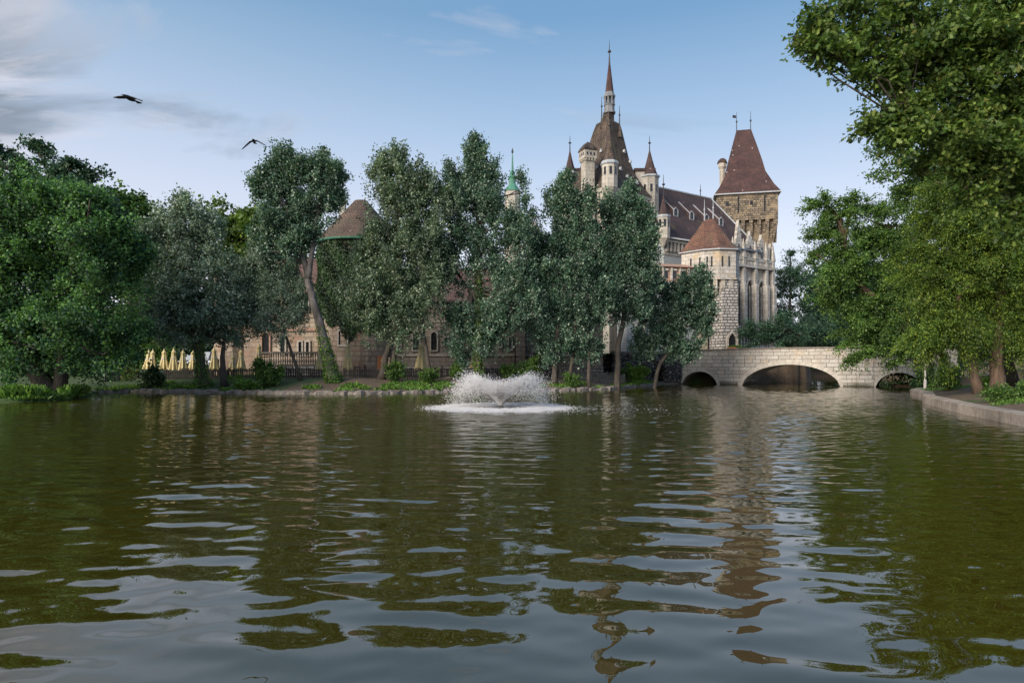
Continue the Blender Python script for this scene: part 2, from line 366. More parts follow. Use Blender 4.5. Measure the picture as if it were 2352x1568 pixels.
def sstep(a, b, x):
    t = np.clip((x-a)/(b-a), 0, 1); return t*t*(3-2*t)
def vnoise(X, Y, s, seed=0):
    r = np.random.RandomState(seed); o = np.zeros(np.shape(X))
    for k in range(7):
        a = r.uniform(0, 6.28); f = s*r.uniform(.6, 1.7); o = o+np.sin((X*math.cos(a)+Y*math.sin(a))*f+r.uniform(0, 6.28))
    return o/7
def ground_z(X, Y):
    X = np.asarray(X, float); Y = np.asarray(Y, float)
    d = poly_sd(X, Y, LAKE)
    rt = sstep(-2, 2, X-(13+0.42*(Y-15)))*(Y < 49)+(X > 33)*(Y >= 49)      # right bank
    left_low = sstep(-24, -27, X)
    zl = .16+(.70-.30*left_low)*sstep(0, 5.0, d)+.012*np.clip(d-6, 0, 60)
    zl = zl+1.9*sstep(60.5, 66, Y)*sstep(9, 14, X)*(1-rt)
    zr = .30+.135*np.clip(d-.8, 0, 22)+.05*np.clip(d-22, 0, 60)
    z = np.where(d > 0, zl*(1-rt)+zr*rt, 0)
    z = z+np.where(d > .5, 1, 0)*.05*vnoise(X, Y, 1.3, 3)*np.clip(d, 0, 2)/2
    return np.where(d > 0, z, np.maximum(-1.2, -.25+d*1.2)+0*z)

def axis(lo, hi, fl, fh, fine):
    a = list(np.arange(fl, fh, fine)); s = fine; x = fh
    while x < hi: a.append(x); s *= 1.18; x += s
    a.append(hi); s = fine; x = fl-fine
    while x > lo: a.insert(0, x); s *= 1.18; x -= s
    a.insert(0, lo); return np.array(a)
gx = axis(-900, 900, -36, 42, .38); gy = axis(-120, 1500, 16, 68, .38)
GX, GY = np.meshgrid(gx, gy)
GZ = ground_z(GX, GY)
idx = np.arange(GX.size).reshape(GX.shape)
GF = np.stack([idx[:-1, :-1], idx[:-1, 1:], idx[1:, 1:], idx[1:, :-1]], -1).reshape(-1, 4)
mg, k, bs, out = newmat('bank_earth_and_grass')
ob = k.n('ShaderNodeTexCoord').outputs['Object']
n1 = k.noise(ob, .35, 5, .6); n2 = k.noise(ob, 5, 6, .7)
sp_ = k.n('ShaderNodeSeparateXYZ'); k.l(ob, sp_.inputs[0])
earth = k.ramp(n2, [(.3, (.065, .045, .03)), (.7, (.18, .13, .09))])
grassc = k.ramp(n2, [(.3, (.02, .045, .012)), (.7, (.065, .11, .025))])
leftish = k.math('MULTIPLY_ADD', sp_.outputs[0], -.12, -1.35, clamp=True)
gm = k.math('MULTIPLY', k.math('SUBTRACT', k.math('ADD', n1, k.math('MULTIPLY', leftish, .25)), .53), 9, clamp=True)
k.l(k.mix(gm, earth, grassc), bs.inputs['Base Color']); bs.inputs['Roughness'].default_value = .95
bp = k.n('ShaderNodeBump', i_Strength=.8, i_Distance=.08); k.l(n2, bp.inputs['Height']); k.l(bp.outputs[0], bs.inputs['Normal'])
tag(np_mesh('ground', np.stack([GX, GY, GZ], -1).reshape(-1, 3), 4, mg, F_=GF, smooth=True), kind='structure')

# water: one rippled sheet
FX, FY = WX(1150, 27.3), 27.3                                   # fountain
ys = [-17.0, -10, -5, -1, 1.0]
y = 2.0
while y < 70: ys.append(y); y += max(.035, .0022*y)
while y < 100: ys.append(y); y += .8
ys = np.array(ys)
us = np.linspace(-1, 1, 560)
YY = np.repeat(ys[:, None], len(us), 1); XX = us[None, :]*(np.clip(YY, 0, 75)*.82+3.5)
outer = 76.0
XX[:, 0] = -outer; XX[:, -1] = outer
rs = np.random.RandomState(11)
Z = np.zeros(XX.shape)
def wave(lam, ang, amp, ph):
    kx, ky = math.sin(ang)*2*math.pi/lam, math.cos(ang)*2*math.pi/lam
    return amp*np.sin(kx*XX+ky*YY+ph)
fade_fine = sstep(4.0, 16.0, YY)
long_, fine_ = np.zeros(XX.shape), np.zeros(XX.shape)
for i in range(30):
    lam = rs.uniform(.32, .95); ang = rs.normal(0, .30)
    long_ += wave(lam, ang, .0017*lam*(.5+rs.rand()), rs.uniform(0, 6.28))
for i in range(30):
    lam = rs.uniform(.16, .45); ang = rs.normal(0, .5)
    fine_ += wave(lam, ang, .0030*lam*(.5+rs.rand()), rs.uniform(0, 6.28))
env = .7+.45*vnoise(XX, YY, .55, 5)+.25*vnoise(XX, YY, .2, 6)
env2 = .8+.5*vnoise(XX, YY, .35, 8)
Rf = np.hypot(XX-FX, YY-FY)
rings = np.zeros(XX.shape)
for lam, amp in ((.62, .0040), (.45, .0026), (.33, .0019), (.85, .0028)):
    rings += amp*np.sin(2*math.pi*Rf/lam+2.2*vnoise(XX, YY, .30, int(lam*100)))
rings *= np.exp(-Rf/24)*(1+1.6*np.exp(-Rf/6))*sstep(1.2, 3, Rf)
Z = long_*env*1.15+fine_*env2*(.20+.66*fade_fine)+rings*(.30+.5*fade_fine)*(.7+.5*vnoise(XX, YY, .4, 9))
Z[:5] = 0
idx = np.arange(XX.size).reshape(XX.shape)
WF = np.stack([idx[:-1, :-1], idx[:-1, 1:], idx[1:, 1:], idx[1:, :-1]], -1).reshape(-1, 4)
mw, k, bs, out = newmat('murky_green_water')
ob = k.n('ShaderNodeTexCoord').outputs['Object']
nn = k.noise(k.mapping(ob, scale=(.5, 1.3, 1)), 9.0, 3, .6)
nl = k.noise(ob, .15, 3, .5)
k.l(k.ramp(nl, [(.3, (.033, .0275, .0025)), (.7, (.042, .035, .004))]), bs.inputs['Base Color'])
bs.inputs['Roughness'].default_value = .008; bs.inputs['IOR'].default_value = 1.98
spw = k.n('ShaderNodeSeparateXYZ'); k.l(ob, spw.inputs[0])
bstr = k.math('MULTIPLY_ADD', spw.outputs[1], .05, -.25, clamp=True)
bp = k.n('ShaderNodeBump', i_Distance=.012); k.l(k.math('MULTIPLY', bstr, .25), bp.inputs['Strength']); k.l(nn, bp.inputs['Height']); k.l(bp.outputs[0], bs.inputs['Normal'])
tag(np_mesh('lake_water', np.stack([XX, YY, Z], -1).reshape(-1, 3), 4, mw, F_=WF, smooth=True), kind='structure')

def ribbon(name, pts, width, zlo, zhi, mat, seg=.5, jit=.0, seed=1):
    """a kerb running along pts, outside the lake"""
    r = random.Random(seed); P = []
    for a, b in zip(pts[:-1], pts[1:]):
        L = math.dist(a, b); n = max(1, int(L/seg))
        for i in range(n): P.append((a[0]+(b[0]-a[0])*i/n, a[1]+(b[1]-a[1])*i/n))
    P.append(pts[-1]); m = MB(); rows = []
    for i, p in enumerate(P):
        a = P[max(i-2, 0)]; b = P[min(i+2, len(P)-1)]; dx, dy = b[0]-a[0], b[1]-a[1]; L = math.hypot(dx, dy); nx, ny = -dy/L, dx/L
        q = (p[0]+nx*.4, p[1]+ny*.4)
        if poly_sd(np.array([q[0]]), np.array([q[1]]), LAKE)[0] < 0: nx, ny = -nx, -ny
        jj = lambda: r.uniform(-jit, jit)
        rows.append([(p[0]-nx*(.12+jj()), p[1]-ny*(.12+jj()), zlo), (p[0]-nx*(.08+jj()), p[1]-ny*(.08+jj()), zhi-.03+jj()*.6), (p[0]-nx*.04, p[1]-ny*.04, zhi+jj()*.6),
                     (p[0]+nx*(width+jj()), p[1]+ny*(width+jj()), zhi+.01+jj()*.6), (p[0]+nx*(width+.05), p[1]+ny*(width+.05), zlo)])
    V = [q for rw in rows for q in rw]; Fs = []
    for i in range(len(rows)-1):
        for j in range(4): Fs.append((i*5+j, i*5+j+1, (i+1)*5+j+1, (i+1)*5+j))
    m.add(V, Fs); return tag(m.build(name, mat), kind='structure')
ribbon('kerb', right_shore[5:-1], .42, -.5, .36, M['kerb'], .45, .012)
ribbon('stone_edging', castle_shore[4:15], .42, -.4, .19, M['edging'], .25, .15, 4)

# ------------------------------------------------------------------ vegetation
LEAFS = {
 'kite': [(0, 0), (.42, .45), (0, 1), (-.42, .45)],
 'slim': [(0, 0), (.20, .5), (0, 1), (-.20, .5)],
 'oak': [(0, 0), (.05, .16), (.20, .28), (.08, .36), (.30, .52), (.12, .60), (.30, .80), (.10, .84), (0, 1.02), (-.12, .84), (-.27, .82), (-.10, .60), (-.31, .54), (-.08, .38), (-.19, .24), (-.05, .14)],
}
def leaf_arrays(pos, ax, nr, size, shape):
    S = np.array(LEAFS[shape]); ax = _norm(ax); side = _norm(np.cross(ax, nr)); nn_ = np.cross(side, ax)
    V = pos[:, None, :]+size[:, None, None]*(side[:, None, :]*S[None, :, 0:1]+ax[:, None, :]*S[None, :, 1:2]+nn_[:, None, :]*(-.18*np.abs(S[None, :, 0:1])-.12*S[None, :, 1:2]**2))
    return V.reshape(-1, 3)

def crown(name, blobs, shoots, K, L, spread, leaf, mat, parent, seed, shape='kite', up=.5, outw=.6, rnd=.5, flat=1.0, shell=.5, ragged=.18, droop=0.0, young=0.0, subz=1.0, align=.7, rleaf=.75, pf=.5, pl=1.0):
    r = np.random.RandomState(seed); B = np.array(blobs, float)
    sub = []
    for b in B:
        for _ in range(17):
            dd_ = _norm(r.normal(size=3)+np.array([0, 0, .25])); f_ = r.uniform(.18, .38)
            sub.append([*(b[:3]+dd_*b[3:6]*r.uniform(.78, 1.14)), *(b[3:6]*f_*np.array([1, 1, r.uniform(.8, 1.3)*subz])*(1 if subz >= 1 else 1.35))])
    B[:, 3:6] *= .84; nb = len(B); Ball = np.vstack([B, np.array(sub)])
    wgt = (Ball[:, 3]*Ball[:, 4]*Ball[:, 5])**(.62); wgt[:nb] *= .55; wgt /= wgt.sum()
    bi = r.choice(len(Ball), shoots, p=wgt)
    d = _norm(r.normal(size=(shoots, 3))); rad = shell+(1-shell)*r.rand(shoots)**.6
    deep = r.rand(shoots) < .22; rad = np.where(deep, r.rand(shoots)*shell, rad)
    rad = rad*(1+ragged*r.normal(size=shoots))
    c = Ball[bi, :3]+d*Ball[bi, 3:6]*rad[:, None]
    npl = max(6, int(shoots*pf/26)); isp = r.rand(shoots) < pf; pi_ = r.randint(0, npl, shoots)      # leafy boughs that poke out of the crown
    w2 = (B[:, 3]*B[:, 4]*B[:, 5])**.62; pb = r.choice(len(B), npl, p=w2/w2.sum()); pd = _norm(r.normal(size=(npl, 3))+np.array([0, 0, .3]))
    p0 = B[pb, :3]+pd*B[pb, 3:6]*r.uniform(.35, .75, npl)[:, None]
    pdir = _norm(pd*.75*max(outw, .5)+np.array([0, 0, up])+r.normal(size=(npl, 3))*.22)
    plen = (B[pb, 3:6].mean(1)*r.uniform(.45, .95, npl)+.35)*pl; prad = np.clip(plen*r.uniform(.20, .34, npl), .12, 1.0)
    u = r.rand(shoots)**.8; rv = r.normal(size=(shoots, 3)); rv = _norm(rv)*(r.rand(shoots)**.5)[:, None]
    pc = p0[pi_]+pdir[pi_]*(plen[pi_]*u)[:, None]+rv*(prad[pi_]*(1.05-u)**.75)[:, None]*np.array([1, 1, 1 if subz >= 1 else .55]); pc[:, 2] -= droop*.5*u**2*plen[pi_]
    c = np.where(isp[:, None], pc, c)
    ctr = B[:, :3].mean(0); ctr2 = np.array([ctr[0], ctr[1], B[:, 2].min()])
    o = _norm(.6*d+.5*_norm(c-ctr2))
    dr = _norm(o*outw+np.array([0, 0, up])+r.normal(size=(shoots, 3))*rnd)
    dr = np.where(isp[:, None], _norm(pdir[pi_]+rv*.7+r.normal(size=(shoots, 3))*.25), dr)
    dr[:, 2] *= flat; dr = _norm(dr)
    Ls = L*r.uniform(.5, 1.3, shoots)
    if up > .2:
        spike = ~isp & (r.rand(shoots) < .14) & (d[:, 2] > .1) & (bi < nb)
        c[spike] = (Ball[bi, :3]+d*Ball[bi, 3:6]*1.02)[spike]; dr[spike] = _norm(dr[spike]*.45+np.array([0, 0, 1.0])); Ls[spike] *= 1.7
    t = r.rand(shoots, K)
    pos = c[:, None, :]+dr[:, None, :]*(Ls[:, None]*(t-.35))[..., None]+r.normal(size=(shoots, K, 3))*spread*np.array([1, 1, .8])
    pos[..., 2] -= droop*(t**2)*Ls[:, None]
    pos = pos.reshape(-1, 3); n = len(pos)
    dd = np.repeat(dr, K, 0)
    ax = _norm(dd*align+r.normal(size=(n, 3))*rleaf+np.array([0, 0, -.15-droop]))
    nr = _norm(np.repeat(o, K, 0)*.55+np.array([0, 0, .7])+r.normal(size=(n, 3))*.7)
    sz = leaf*r.uniform(.6, 1.35, n)
    V = leaf_arrays(pos, ax, nr, sz, shape)
    tint = np.clip(.62*r.rand(n)+.38*np.repeat(r.rand(shoots), K)+young*np.repeat(np.clip(d[:, 2], 0, 1)*(bi >= nb), K), 0, 1); cl_ = np.repeat(np.clip(r.normal(.5, .2, shoots)+np.where(isp, (r.rand(npl)-.45)[pi_]*.7, 0), 0, 1), K)  # toplit: light from above painted in as paler tint on the upper tufts
    return np_mesh(name, V, len(LEAFS[shape]), mat, parent, {'tint': tint, 'clump': cl_})

def pxblobs(lst, Y, rnd, dep=.85):
    out_ = []
    for b in lst:
        px, py, rx, ry = b[:4]; s = Y/F
        y = Y+(b[4] if len(b) > 4 else rnd.uniform(-.25, .25)*rx*s)
        out_.append((WX(px, y), y, WZ(py, y), rx*s, max(rx, ry)*s*dep*.9, ry*s))
    return out_

def limbs(m, start_pts, blobs, r0, rnd, per=2):
    """boughs from the trunk into every clump of the crown"""
    st = [Vector(p) for p in start_pts]
    for (bx, by, bz, rx, ry, rz) in blobs:
        c = Vector((bx, by, bz)); s = min(st, key=lambda p: (p-c).length+(1.5 if p.z > bz else 0))
        mid = s.lerp(c, .5)+Vector((rnd.uniform(-.3, .3), rnd.uniform(-.3, .3), rnd.uniform(0, .5)))
        q = r0*rnd.uniform(.28, .45)
        m.tube([s, mid, c], [q, q*.7, q*.4], 6)
        for _ in range(per):
            a = rnd.uniform(0, 6.28); e = c+Vector((math.cos(a)*rx*.8, math.sin(a)*ry*.8, rnd.uniform(-.2, .9)*rz))
            m.tube([mid.lerp(c, rnd.random()), c.lerp(e, .5)+Vector((0, 0, .1)), e], [q*.5, q*.3, q*.12], 5)

def tree(name, label, cat, Y, blobs, trunks, r0, leafmat, barkmat, shoots, K, L, spread, leaf, seed, ivy=None, group=None, dep=.85, per=2, base=None, limb=1.0, lower=0, **kw):
    """trunks: lists of (px,py) at depth Y, first one the foot"""
    rnd = random.Random(seed); bl = pxblobs([(b[0], b[1]+lower, *b[2:]) for b in blobs], Y, rnd, dep)
    fx = WX(trunks[0][0][0], Y) if base is None else base[0]; fy = Y if base is None else base[1]
    fz = float(ground_z(fx, fy))
    root = empty(name, (fx, fy, fz), label, cat, group)
    m = MB(); pts_all = []
    for ti, tr in enumerate(trunks):
        pts = [Vector(W(px, py, Y)) for px, py in tr]
        if base is not None and ti == 0: pts[0] = Vector((fx, fy, fz))
        z0 = float(ground_z(pts[0].x, pts[0].y))
        if ti == 0 or len(tr) and abs(pts[0].z-z0) < 1.2: pts[0].z = z0-.15
        fine = []
        for a, b in zip(pts[:-1], pts[1:]):
            nseg = max(2, int((b-a).length/.7))
            for i in range(nseg): fine.append(a.lerp(b, i/nseg)+Vector((rnd.uniform(-.04, .04), rnd.uniform(-.04, .04), 0)))
        fine.append(pts[-1]); n = len(fine)
        rr = r0*(1.0 if ti == 0 else (.72 if abs(tr[0][1]-trunks[0][0][1]) < 30 else .52))
        rad = [rr*(1.0-.68*i/(n-1))*(1.35 if i == 0 else 1) for i in range(n)]
        m.tube(fine, rad, 10, True, .07, rnd); pts_all += fine[n//2:]
        if ivy and ti < ivy[1]:
            r2 = np.random.RandomState(seed+9); cnt = ivy[2]
            tt = r2.rand(cnt)**1.4*ivy[3]; ii = np.clip((tt*(n-1)).astype(int), 0, n-2)
            fa = np.array([list(p) for p in fine]); ra = np.array(rad)
            aa = r2.uniform(0, 6.28, cnt); o = np.stack([np.cos(aa), np.sin(aa), np.zeros(cnt)], -1)
            pp = fa[ii]+(fa[ii+1]-fa[ii])*r2.rand(cnt)[:, None]+o*(ra[ii]*1.05+r2.rand(cnt)*.08*(1.6-tt))[:, None]
            V = leaf_arrays(pp, _norm(o*.4+np.array([0, 0, -.6])+r2.normal(size=(cnt, 3))*.4), o+r2.normal(size=(cnt, 3))*.3, r2.uniform(.06, .13, cnt), 'kite')
            ivy_data = (V, r2.rand(cnt), r2.rand(cnt))
            iv = np_mesh('ivy', ivy_data[0], 4, ivy[0], root, {'tint': ivy_data[1], 'clump': ivy_data[2]})
    limbs(m, pts_all, bl, r0*limb, rnd, per)
    m.build('trunk', barkmat, root)
    crown('crown', bl, shoots, K, L, spread, leaf, leafmat, root, seed, **kw)
    return root

PO = dict(lower=17, subz=1.4, pf=.74, pl=1.2, up=.95, outw=.5, rnd=.40, shell=.45, align=1.0, rleaf=.55)
# left bank
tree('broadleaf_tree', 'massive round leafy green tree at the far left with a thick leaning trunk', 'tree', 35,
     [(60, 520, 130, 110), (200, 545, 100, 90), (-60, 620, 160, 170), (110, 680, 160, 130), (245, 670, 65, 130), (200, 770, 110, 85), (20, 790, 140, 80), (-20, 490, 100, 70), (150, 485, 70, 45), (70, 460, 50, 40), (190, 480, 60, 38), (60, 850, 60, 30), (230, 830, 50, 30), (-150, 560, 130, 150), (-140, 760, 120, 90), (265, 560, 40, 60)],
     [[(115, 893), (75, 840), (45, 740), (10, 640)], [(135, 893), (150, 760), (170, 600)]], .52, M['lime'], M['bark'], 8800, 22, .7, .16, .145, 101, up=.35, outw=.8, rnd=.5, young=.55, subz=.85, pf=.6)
tree('plane_tree', 'tall dark tree with separate leafy boughs rising behind the massive left tree', 'tree', 58,
     [(10, 350, 22, 12), (35, 365, 20, 12), (50, 385, 24, 14), (75, 332, 20, 11), (100, 345, 20, 14), (108, 375, 26, 20), (135, 405, 30, 22), (150, 378, 14, 9), (185, 385, 15, 8), (205, 398, 20, 9), (238, 396, 14, 6), (175, 412, 28, 14), (60, 420, 50, 20), (-30, 380, 40, 25), (150, 460, 90, 40)],
     [[(110, 870), (112, 600), (118, 430)]], .5, M['dark'], M['bark'], 1000, 18, .6, .2, .26, 102, up=.2, outw=.8, rnd=.4)
tree('background_tree', 'olive green tree top between the massive left tree and the silver tree', 'tree', 64,
     [(275, 455, 40, 30), (300, 500, 55, 45), (330, 560, 55, 60), (260, 540, 50, 80), (320, 660, 70, 80), (345, 500, 22, 24)],
     [[(300, 870), (300, 700), (300, 520)]], .4, M['green'], M['bark'], 1100, 16, .8, .3, .34, 103)
tree('background_tree', 'yellow green tree top showing behind the silver tree', 'tree', 66,
     [(480, 500, 38, 30), (515, 490, 32, 26), (545, 530, 45, 45), (585, 550, 40, 60), (500, 590, 60, 60), (560, 640, 60, 70), (600, 620, 50, 70), (640, 570, 60, 60), (650, 520, 30, 30), (680, 590, 40, 50)],
     [[(540, 870), (540, 700), (530, 560)]], .4, M['yellow'], M['bark'], 1300, 16, .8, .3, .34, 104)
tree('background_tree', 'small rounded green tree behind the left umbrellas', 'tree', 56,
     [(315, 790, 55, 45), (340, 830, 45, 30), (280, 820, 40, 40)],
     [[(315, 866), (315, 830), (315, 800)]], .14, M['green'], M['bark'], 600, 16, .5, .2, .22, 105)
tree('background_tree', 'dark tree closing the gap below the olive green tree top', 'tree', 70,
     [(250, 700, 90, 90), (380, 700, 110, 90), (300, 800, 120, 60), (430, 800, 90, 60), (150, 800, 120, 70), (520, 780, 60, 60)],
     [[(300, 862), (300, 800), (300, 700)]], .4, M['dark'], M['bark'], 1500, 16, .9, .3, .36, 106)
tree('silver_tree', 'broad silvery grey tree with an ivy wrapped thick trunk left of the ruin wall', 'tree', 43.5,
     [(420, 510, 50, 38), (385, 560, 50, 50), (470, 560, 55, 50), (385, 640, 55, 65), (455, 640, 70, 70), (400, 720, 65, 60), (490, 720, 60, 65), (440, 770, 85, 40), (540, 740, 38, 50), (520, 670, 35, 50), (350, 690, 25, 60)],
     [[(470, 884), (458, 820), (445, 740), (430, 640), (425, 540)], [(516, 884), (512, 820), (516, 760)]], .34, M['silver'], M['bark'], 4500, 22, .95, .12, .145, 107, ivy=(M['bright_ivy'], 1, 1500, .35), up=.5, outw=.6, rnd=.5)
tree('willow_tree', 'small pale silvery tree with a thin leaning trunk before the ruin wall', 'tree', 44.2,
     [(600, 615, 44, 36), (560, 650, 40, 44), (680, 660, 32, 36), (575, 670, 35, 40), (630, 660, 42, 40), (600, 725, 48, 45), (660, 690, 36, 45), (655, 750, 38, 32), (690, 720, 20, 30), (570, 710, 28, 40)],
     [[(692, 872), (672, 815), (655, 770), (635, 690)]], .13, M['silver'], M['bark'], 3600, 20, .75, .12, .15, 108, shape='slim', up=.5, outw=.6, rnd=.5)
tree('tall_poplar', 'tall poplar with a high crown on a bare leaning trunk, ivy at its foot', 'tree', 43.5,
     [(640, 348, 20, 30), (622, 408, 34, 34), (668, 385, 40, 44), (700, 392, 30, 34), (602, 432, 30, 28), (650, 450, 55, 48), (740, 365, 18, 30), (735, 410, 44, 48), (755, 455, 32, 50), (710, 480, 50, 50), (640, 515, 52, 42), (700, 540, 40, 28), (650, 570, 50, 28), (770, 400, 14, 30), (610, 545, 24, 32)],
     [[(770, 878), (748, 800), (728, 720), (708, 650), (700, 605), (680, 560), (660, 480)], [(706, 640), (716, 590), (722, 545), (735, 450), (742, 380)]], .37, M['poplar'], M['bark_pale'], 3900, 22, .95, .11, .14, 109, ivy=(M['bright_ivy'], 1, 2200, .28), **{**PO, 'pl': .85, 'ragged': .12})
tree('poplar_tree', 'dense olive toned poplar right of the ivy covered round tower', 'tree', 45,
     [(905, 365, 38, 34), (870, 405, 32, 40), (930, 410, 50, 48), (870, 470, 42, 50), (940, 480, 55, 50), (990, 440, 26, 46), (885, 560, 48, 50), (960, 570, 62, 62), (850, 610, 38, 42), (925, 650, 72, 58), (860, 690, 58, 50), (950, 720, 65, 48), (850, 735, 40, 38), (915, 765, 45, 28), (1000, 640, 40, 70), (1010, 520, 28, 60), (800, 660, 26, 22), (820, 710, 36, 30), (790, 640, 12, 10), (850, 570, 30, 40)],
     [[(875, 888), (885, 820), (905, 760), (915, 650), (915, 450)], [(898, 884), (905, 820), (912, 760), (930, 600)], [(988, 872), (978, 800), (970, 740), (965, 600)]], .24, M['olive'], M['bark'], 5400, 22, 1.0, .11, .135, 110, **PO)
tree('poplar_tree', 'tallest middle poplar with a straight ivy green trunk behind the fountain', 'tree', 46,
     [(1088, 350, 26, 30), (1060, 395, 34, 38), (1110, 400, 42, 42), (1040, 450, 34, 42), (1090, 465, 55, 45), (1142, 425, 12, 30), (1140, 485, 32, 40), (1203, 425, 10, 30), (1200, 490, 18, 36), (1165, 510, 30, 30), (1070, 540, 55, 42), (1140, 560, 62, 50), (1205, 560, 32, 58), (1120, 625, 66, 48), (1030, 590, 28, 40), (1190, 650, 52, 50), (1110, 700, 60, 36), (1175, 725, 52, 40), (1060, 745, 50, 38), (1120, 770, 55, 36), (1060, 810, 28, 20), (1215, 700, 32, 50)],
     [[(1100, 876), (1098, 780), (1100, 680), (1100, 560), (1092, 420)], [(1098, 700), (1085, 670), (1060, 640)]], .28, M['poplar'], M['bark'], 5600, 22, .95, .11, .135, 111, ivy=(M['bright_ivy'], 1, 3000, .55), **PO)
tree('poplar_tree', 'dense poplar in front of the left corner turret of the spired tower', 'tree', 47,
     [(1300, 440, 36, 34), (1275, 490, 38, 42), (1340, 480, 44, 40), (1280, 560, 44, 50), (1345, 560, 52, 55), (1265, 640, 38, 50), (1330, 650, 58, 55), (1275, 720, 42, 46), (1335, 735, 52, 46), (1240, 690, 24, 48), (1300, 790, 46, 32), (1350, 800, 38, 24), (1255, 780, 24, 34), (1240, 600, 22, 50), (1385, 680, 24, 50), (1235, 540, 12, 36)],
     [[(1272, 874), (1278, 800), (1285, 700), (1290, 520)], [(1305, 882), (1318, 800), (1325, 700)], [(1352, 872), (1352, 800), (1350, 700)]], .22, M['poplar'], M['bark'], 4700, 22, .9, .11, .135, 112, **PO)
tree('poplar_tree', 'rounded pale topped poplar below the central turret of the spired tower', 'tree', 48.5,
     [(1425, 465, 45, 32), (1400, 510, 38, 40), (1460, 510, 48, 46), (1420, 570, 52, 44), (1480, 580, 34, 46), (1425, 640, 56, 42), (1480, 640, 32, 38), (1400, 700, 46, 36), (1450, 700, 40, 34), (1385, 620, 28, 50)],
     [[(1417, 870), (1420, 790), (1434, 730), (1430, 600), (1430, 500)], [(1380, 720), (1400, 650), (1410, 600)]], .24, M['poplar'], M['bark'], 3900, 22, .9, .11, .135, 113, **PO)
tree('poplar_tree', 'small dark poplar leaning right over the left end of the bridge', 'tree', 51.5,
     [(1600, 640, 28, 24), (1570, 670, 36, 26), (1530, 670, 30, 30), (1610, 690, 32, 24), (1555, 720, 50, 32), (1500, 730, 40, 38), (1600, 740, 36, 26), (1530, 775, 52, 28), (1480, 790, 30, 26), (1570, 800, 32, 20), (1495, 680, 24, 34)],
     [[(1494, 878), (1515, 835), (1545, 800), (1570, 740), (1590, 680)]], .17, M['poplar'], M['bark'], 2900, 22, .85, .11, .145, 114, **PO)
# castle side, right
CE = dict(up=.05, outw=1.0, rnd=.3, flat=.35, shape='slim')
tree('larch_tree', 'slender dark conifer behind the bridge right of the gothic facade', 'conifer', 92,
     [(1815, 585, 14, 14), (1812, 610, 26, 14), (1816, 640, 34, 14), (1812, 670, 44, 16), (1818, 705, 55, 16), (1815, 735, 62, 18), (1825, 770, 72, 22), (1850, 640, 26, 22)],
     [[(1815, 808), (1815, 700), (1815, 590)]], .3, M['dark'], M['bark'], 1500, 18, 1.2, .18, .26, 115, **CE)
tree('yew_tree', 'low spreading dark evergreen behind the bridge parapet before the gothic facade', 'evergreen', 66,
     [(1735, 765, 34, 18), (1765, 780, 40, 18), (1810, 765, 50, 22), (1860, 770, 50, 24), (1900, 755, 50, 28), (1930, 775, 45, 25), (1790, 745, 40, 12)],
     [[(1830, 812), (1830, 790), (1830, 770)]], .25, M['dark'], M['bark'], 1700, 18, 1.0, .16, .2, 116, **CE)
tree('background_tree', 'dark tree behind the bridge between conifer and locust tree', 'tree', 98,
     [(1870, 700, 50, 50), (1920, 680, 60, 70), (1960, 730, 70, 60), (1900, 760, 90, 40), (2030, 700, 70, 90), (2100, 740, 70, 70)],
     [[(1930, 815), (1930, 760), (1930, 680)]], .4, M['dark'], M['bark'], 1500, 16, 1.3, .4, .45, 117)
# right bank
tree('locust_tree', 'feathery green locust tree hanging over the right end of the bridge', 'tree', 44,
     [(1895, 470, 22, 20), (1920, 495, 34, 28), (1970, 470, 34, 24), (1875, 530, 28, 24), (1940, 550, 52, 42), (2010, 520, 50, 44), (1895, 600, 38, 36), (1960, 630, 62, 46), (2040, 600, 60, 60), (1890, 670, 34, 36), (1935, 700, 46, 40), (2010, 710, 60, 40), (1975, 760, 44, 26), (2040, 780, 50, 30), (2010, 815, 34, 16), (2080, 700, 50, 80), (2075, 520, 55, 60), (2090, 810, 36, 20), (1990, 800, 34, 18)],
     [[(2150, 868), (2100, 800), (2050, 720), (1995, 670), (1955, 640), (1940, 560)], [(2090, 780), (2075, 660), (2060, 520)]], .36, M['green'], M['bark_red'], 5000, 26, 1.1, .10, .12, 118, up=.12, outw=.9, rnd=.4, shell=.35, droop=.3, subz=.5, pf=.65, pl=1.2)
tree('background_tree', 'small leaved tree top rising above the locust tree', 'tree', 33,
     [(2030, 345, 34, 22), (2075, 365, 40, 26), (2050, 400, 40, 26), (2120, 400, 50, 50), (2090, 450, 50, 30), (2180, 360, 60, 60), (2250, 420, 90, 90), (2170, 480, 70, 60)],
     [[(2330, 850), (2280, 700), (2200, 520), (2130, 430)]], .26, M['green'], M['bark'], 1600, 18, .6, .12, .12, 119, up=.2, outw=.8, rnd=.4, shell=.3)
tree('cypress_tree', 'large drooping yellow green cypress on the right bank', 'tree', 30,
     [(2190, 500, 70, 50), (2280, 480, 90, 80), (2360, 520, 80, 110), (2170, 570, 60, 50), (2240, 600, 80, 60), (2140, 640, 45, 45), (2200, 680, 70, 50), (2300, 680, 90, 60), (2130, 700, 46, 40), (2190, 735, 58, 36), (2275, 730, 66, 32), (2370, 720, 80, 36), (2145, 765, 34, 30), (2205, 775, 34, 18), (2440, 640, 90, 150), (2330, 420, 80, 60), (2180, 440, 50, 40)],
     [[(2290, 878), (2290, 800), (2300, 700), (2310, 560), (2290, 450)], [(2250, 884), (2232, 830), (2215, 790), (2200, 700)], [(2400, 850), (2350, 780), (2320, 740)]], .30, M['feather'], M['bark_red'], 8600, 38, 1.3, .07, .115, 120, shape='slim', up=-.12, outw=.95, rnd=.28, shell=.3, droop=.5, subz=.4, pf=.7, pl=1.3)
